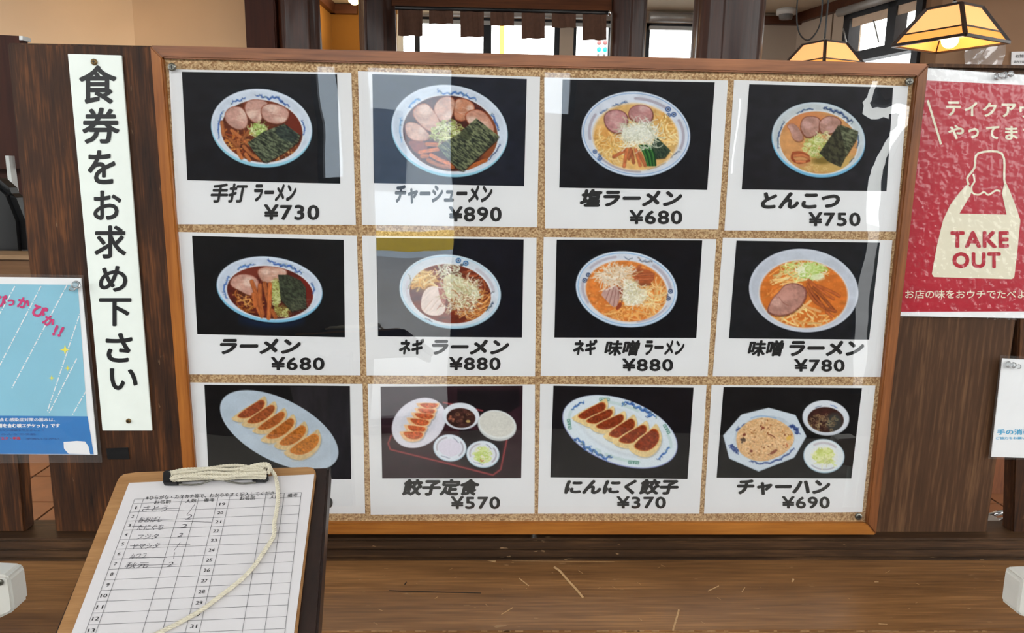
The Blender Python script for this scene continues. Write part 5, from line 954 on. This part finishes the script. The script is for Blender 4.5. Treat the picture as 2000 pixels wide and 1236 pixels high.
lettering('handwriting', [('さとう', z1(800, 526), z1(938, 524), z1(925, 560), z1(790, 560)), ('おおばし', z1(778, 588), z1(910, 586), z1(900, 616), z1(768, 620)), ('たにぐち', z1(770, 632), z1(915, 630), z1(905, 660), z1(760, 664)), ('フジタ', z1(772, 686), z1(890, 682), z1(876, 712), z1(760, 714)), ('ヤマシタ', z1(740, 738), z1(895, 732), z1(880, 764), z1(730, 768)), ('カワラ', z1(728, 795), z1(820, 790), z1(810, 816), z1(720, 820)), ('秋元', z1(702, 842), z1(832, 840), z1(825, 872), z1(692, 876)),
    ('2', z1(1040, 575), z1(1072, 575), z1(1065, 604), z1(1030, 604)), ('2', z1(1008, 628), z1(1045, 628), z1(1040, 652), z1(1000, 652)), ('2', z1(992, 680), z1(1022, 678), z1(1016, 700), z1(985, 702)), ('1', z1(966, 786), z1(974, 786), z1(972, 822), z1(966, 822)), ('2', z1(936, 840), z1(968, 838), z1(962, 864), z1(930, 866))], CLP, M_pen, t, bold=0, shear=.2, up=CN)
V = []; Fc = []
for a, b in (((790, 548), (1000, 540)), ((1085, 520), (1040, 580)), ((775, 606), (1180, 618)), ((735, 640), (1060, 648)), ((725, 750), (1060, 742)), ((1005, 730), (970, 776)), ((700, 862), (990, 852)), ((725, 815), (930, 815))):
    stroke_geo([z1(*a), z1(*b)], .8, V, Fc, CLP)
obj('strike_lines', V, Fc, M_pen, t)

# ------------------------------------------------------------ entrance side, behind the camera (lights the board and shows in the cover)
def mx_(px, py=300): return P(px, py, -FRY + .007).x
def mz_(px, py): return P(px, py, -FRY + .007).z
fwl = struct(thing('wall_front', (0, FRY, 0)))
M_dw = flat('dark_entrance_wall', (64, 52, 44), .8)
wins = [('door_1', mx_(708), mx_(886), .05, 2.3), ('window_4', mx_(610), mx_(668), mz_(640, 362), 2.3), ('window_5', mx_(1052), mx_(1122), mz_(1090, 228), 2.3), ('window_6', mx_(1429), mx_(1457), mz_(1440, 352), mz_(1440, 182)), ('window_7', mx_(1700), mx_(1752), mz_(1720, 760), 2.3)]
xs_ = sorted([(a, b, z0, z1_, n) for n, a, b, z0, z1_ in wins]); cur = -3.4
for a, b, z0, z1_, n in xs_:
    box('wall_panel', (cur, FRY - .1, 0), (a, FRY, 2.36), M_dw, fwl); box('wall_panel', (a, FRY - .1, 0), (b, FRY, z0), M_dw, fwl); box('wall_panel', (a, FRY - .1, z1_), (b, FRY, 2.36), M_dw, fwl); cur = b
    window(n, a, b, z0, z1_, FRY - .07, [])
box('wall_panel', (cur, FRY - .1, 0), (3.4, FRY, 2.36), M_dw, fwl); box('wall_panel', (-3.4, FRY - .1, 3.24), (3.4, FRY, 3.36), M_dw, fwl)
window('added_window_8', -3.4, 3.4, 2.36, 3.24, FRY - .07, [(-1.6, -1.55), (0, .05), (1.6, 1.65)])  # high window band added out of view as a main light source
for sx in (-1, 1):
    t = struct(thing('wall_left' if sx < 0 else 'wall_right', (sx * 3.3, -1.6, 0))); x0, x1 = sorted((sx * 3.3, sx * 3.4))
    box('wall_panel', (x0, FRY, 0), (x1, .9, .9), M_dw, t); box('wall_panel', (x0, FRY, 3.2), (x1, .9, 3.36), M_dw, t); box('wall_panel', (x0, -.3, .9), (x1, .9, 3.2), M_dw, t)
    tt = struct(thing('added_window_9' if sx < 0 else 'added_window_10', (sx * 3.35, -1.7, .9))); xm = (x0 + x1) / 2  # side glazing, unseen, added to bring more daylight onto the board
    for y in (FRY, -2.25, -1.3, -.36): box('mullion', (xm - .03, y, .9), (xm + .03, y + .06, 3.2), M_alu, tt)
    box('pane', (xm - .002, FRY, .9), (xm + .002, -.3, 3.2), M_glass, tt)
struct(box('wall_upper', (-3.4, .9, CZ + .06), (3.4, 1.0, 3.36), M_white))

# ------------------------------------------------------------ outside
struct(box('ground', (-30, -30, -.12), (30, 30, -.07), flat('street_asphalt', (150, 150, 152), .9, var=.1, scale=2)))
t = thing('building', (0, -14, -.07), 'pale blue-grey building across the street behind the viewer', 'building'); box('facade', (-9, -16, -.07), (4, -14, 4.2), flat('pale_facade', (206, 220, 236), .8), t)
for i in range(5): box('window', (-7.5 + i * 2.2, -14.02, 1.2), (-6.3 + i * 2.2, -13.98, 2.8), flat('facade_window', (90, 110, 136), .3), t)
t = thing('yellow_sign', (-2.6, -9, -.07), 'long yellow signboard across the street behind the viewer', 'sign'); box('panel', (-6, -9.1, .55), (1, -9, .8), flat('yellow_sign_panel', (240, 206, 70), .5), t); box('post', (-2.6, -9.08, -.07), (-2.5, -9.02, .55), M_alu, t)
qy = P(981, 90, 9); t = thing('yellow_pole_sign', (qy.x, 9, -.07), 'tall narrow yellow sign outside the window behind the cloth valance', 'sign'); box('panel', (P(976, 60, 9).x, 9, 1.2), (P(985, 60, 9).x, 9.1, 4.6), flat('yellow_sign_face', (226, 176, 70), .5), t); box('post', (qy.x - .02, 9.02, -.07), (qy.x + .02, 9.08, 1.2), M_alu, t)
M_gr = emit('green_signal', (0, 190, 160), .9)
for n, px in enumerate((1170, 1182)):
    q = P(px, 90, 8); t = thing('traffic_signal', (q.x, 8, -.07), ('left one of two green traffic signals seen through the window', 'right one of two green traffic signals seen through the window')[n], 'traffic signal')
    zt_ = P(px, 74, 8).z; zb_ = P(px, 106, 8).z; box('housing', (q.x - .028, 8, zb_), (q.x + .028, 8.1, zt_), M_lalu, t)
    for yy, m in ((83, flat('unlit_lens', (150, 96, 96), .4)), (97, M_gr)): zz_ = P(px, yy, 8).z; tube('lens', [(q.x, 8.0, zz_), (q.x, 7.985, zz_)], .026, m, t, 14)
    tube('pole', [(q.x, 8.05, -.07), (q.x, 8.05, zb_)], .012, M_lalu, t, 8)
bpy.data.objects.remove(_to); bpy.data.curves.remove(_tc)
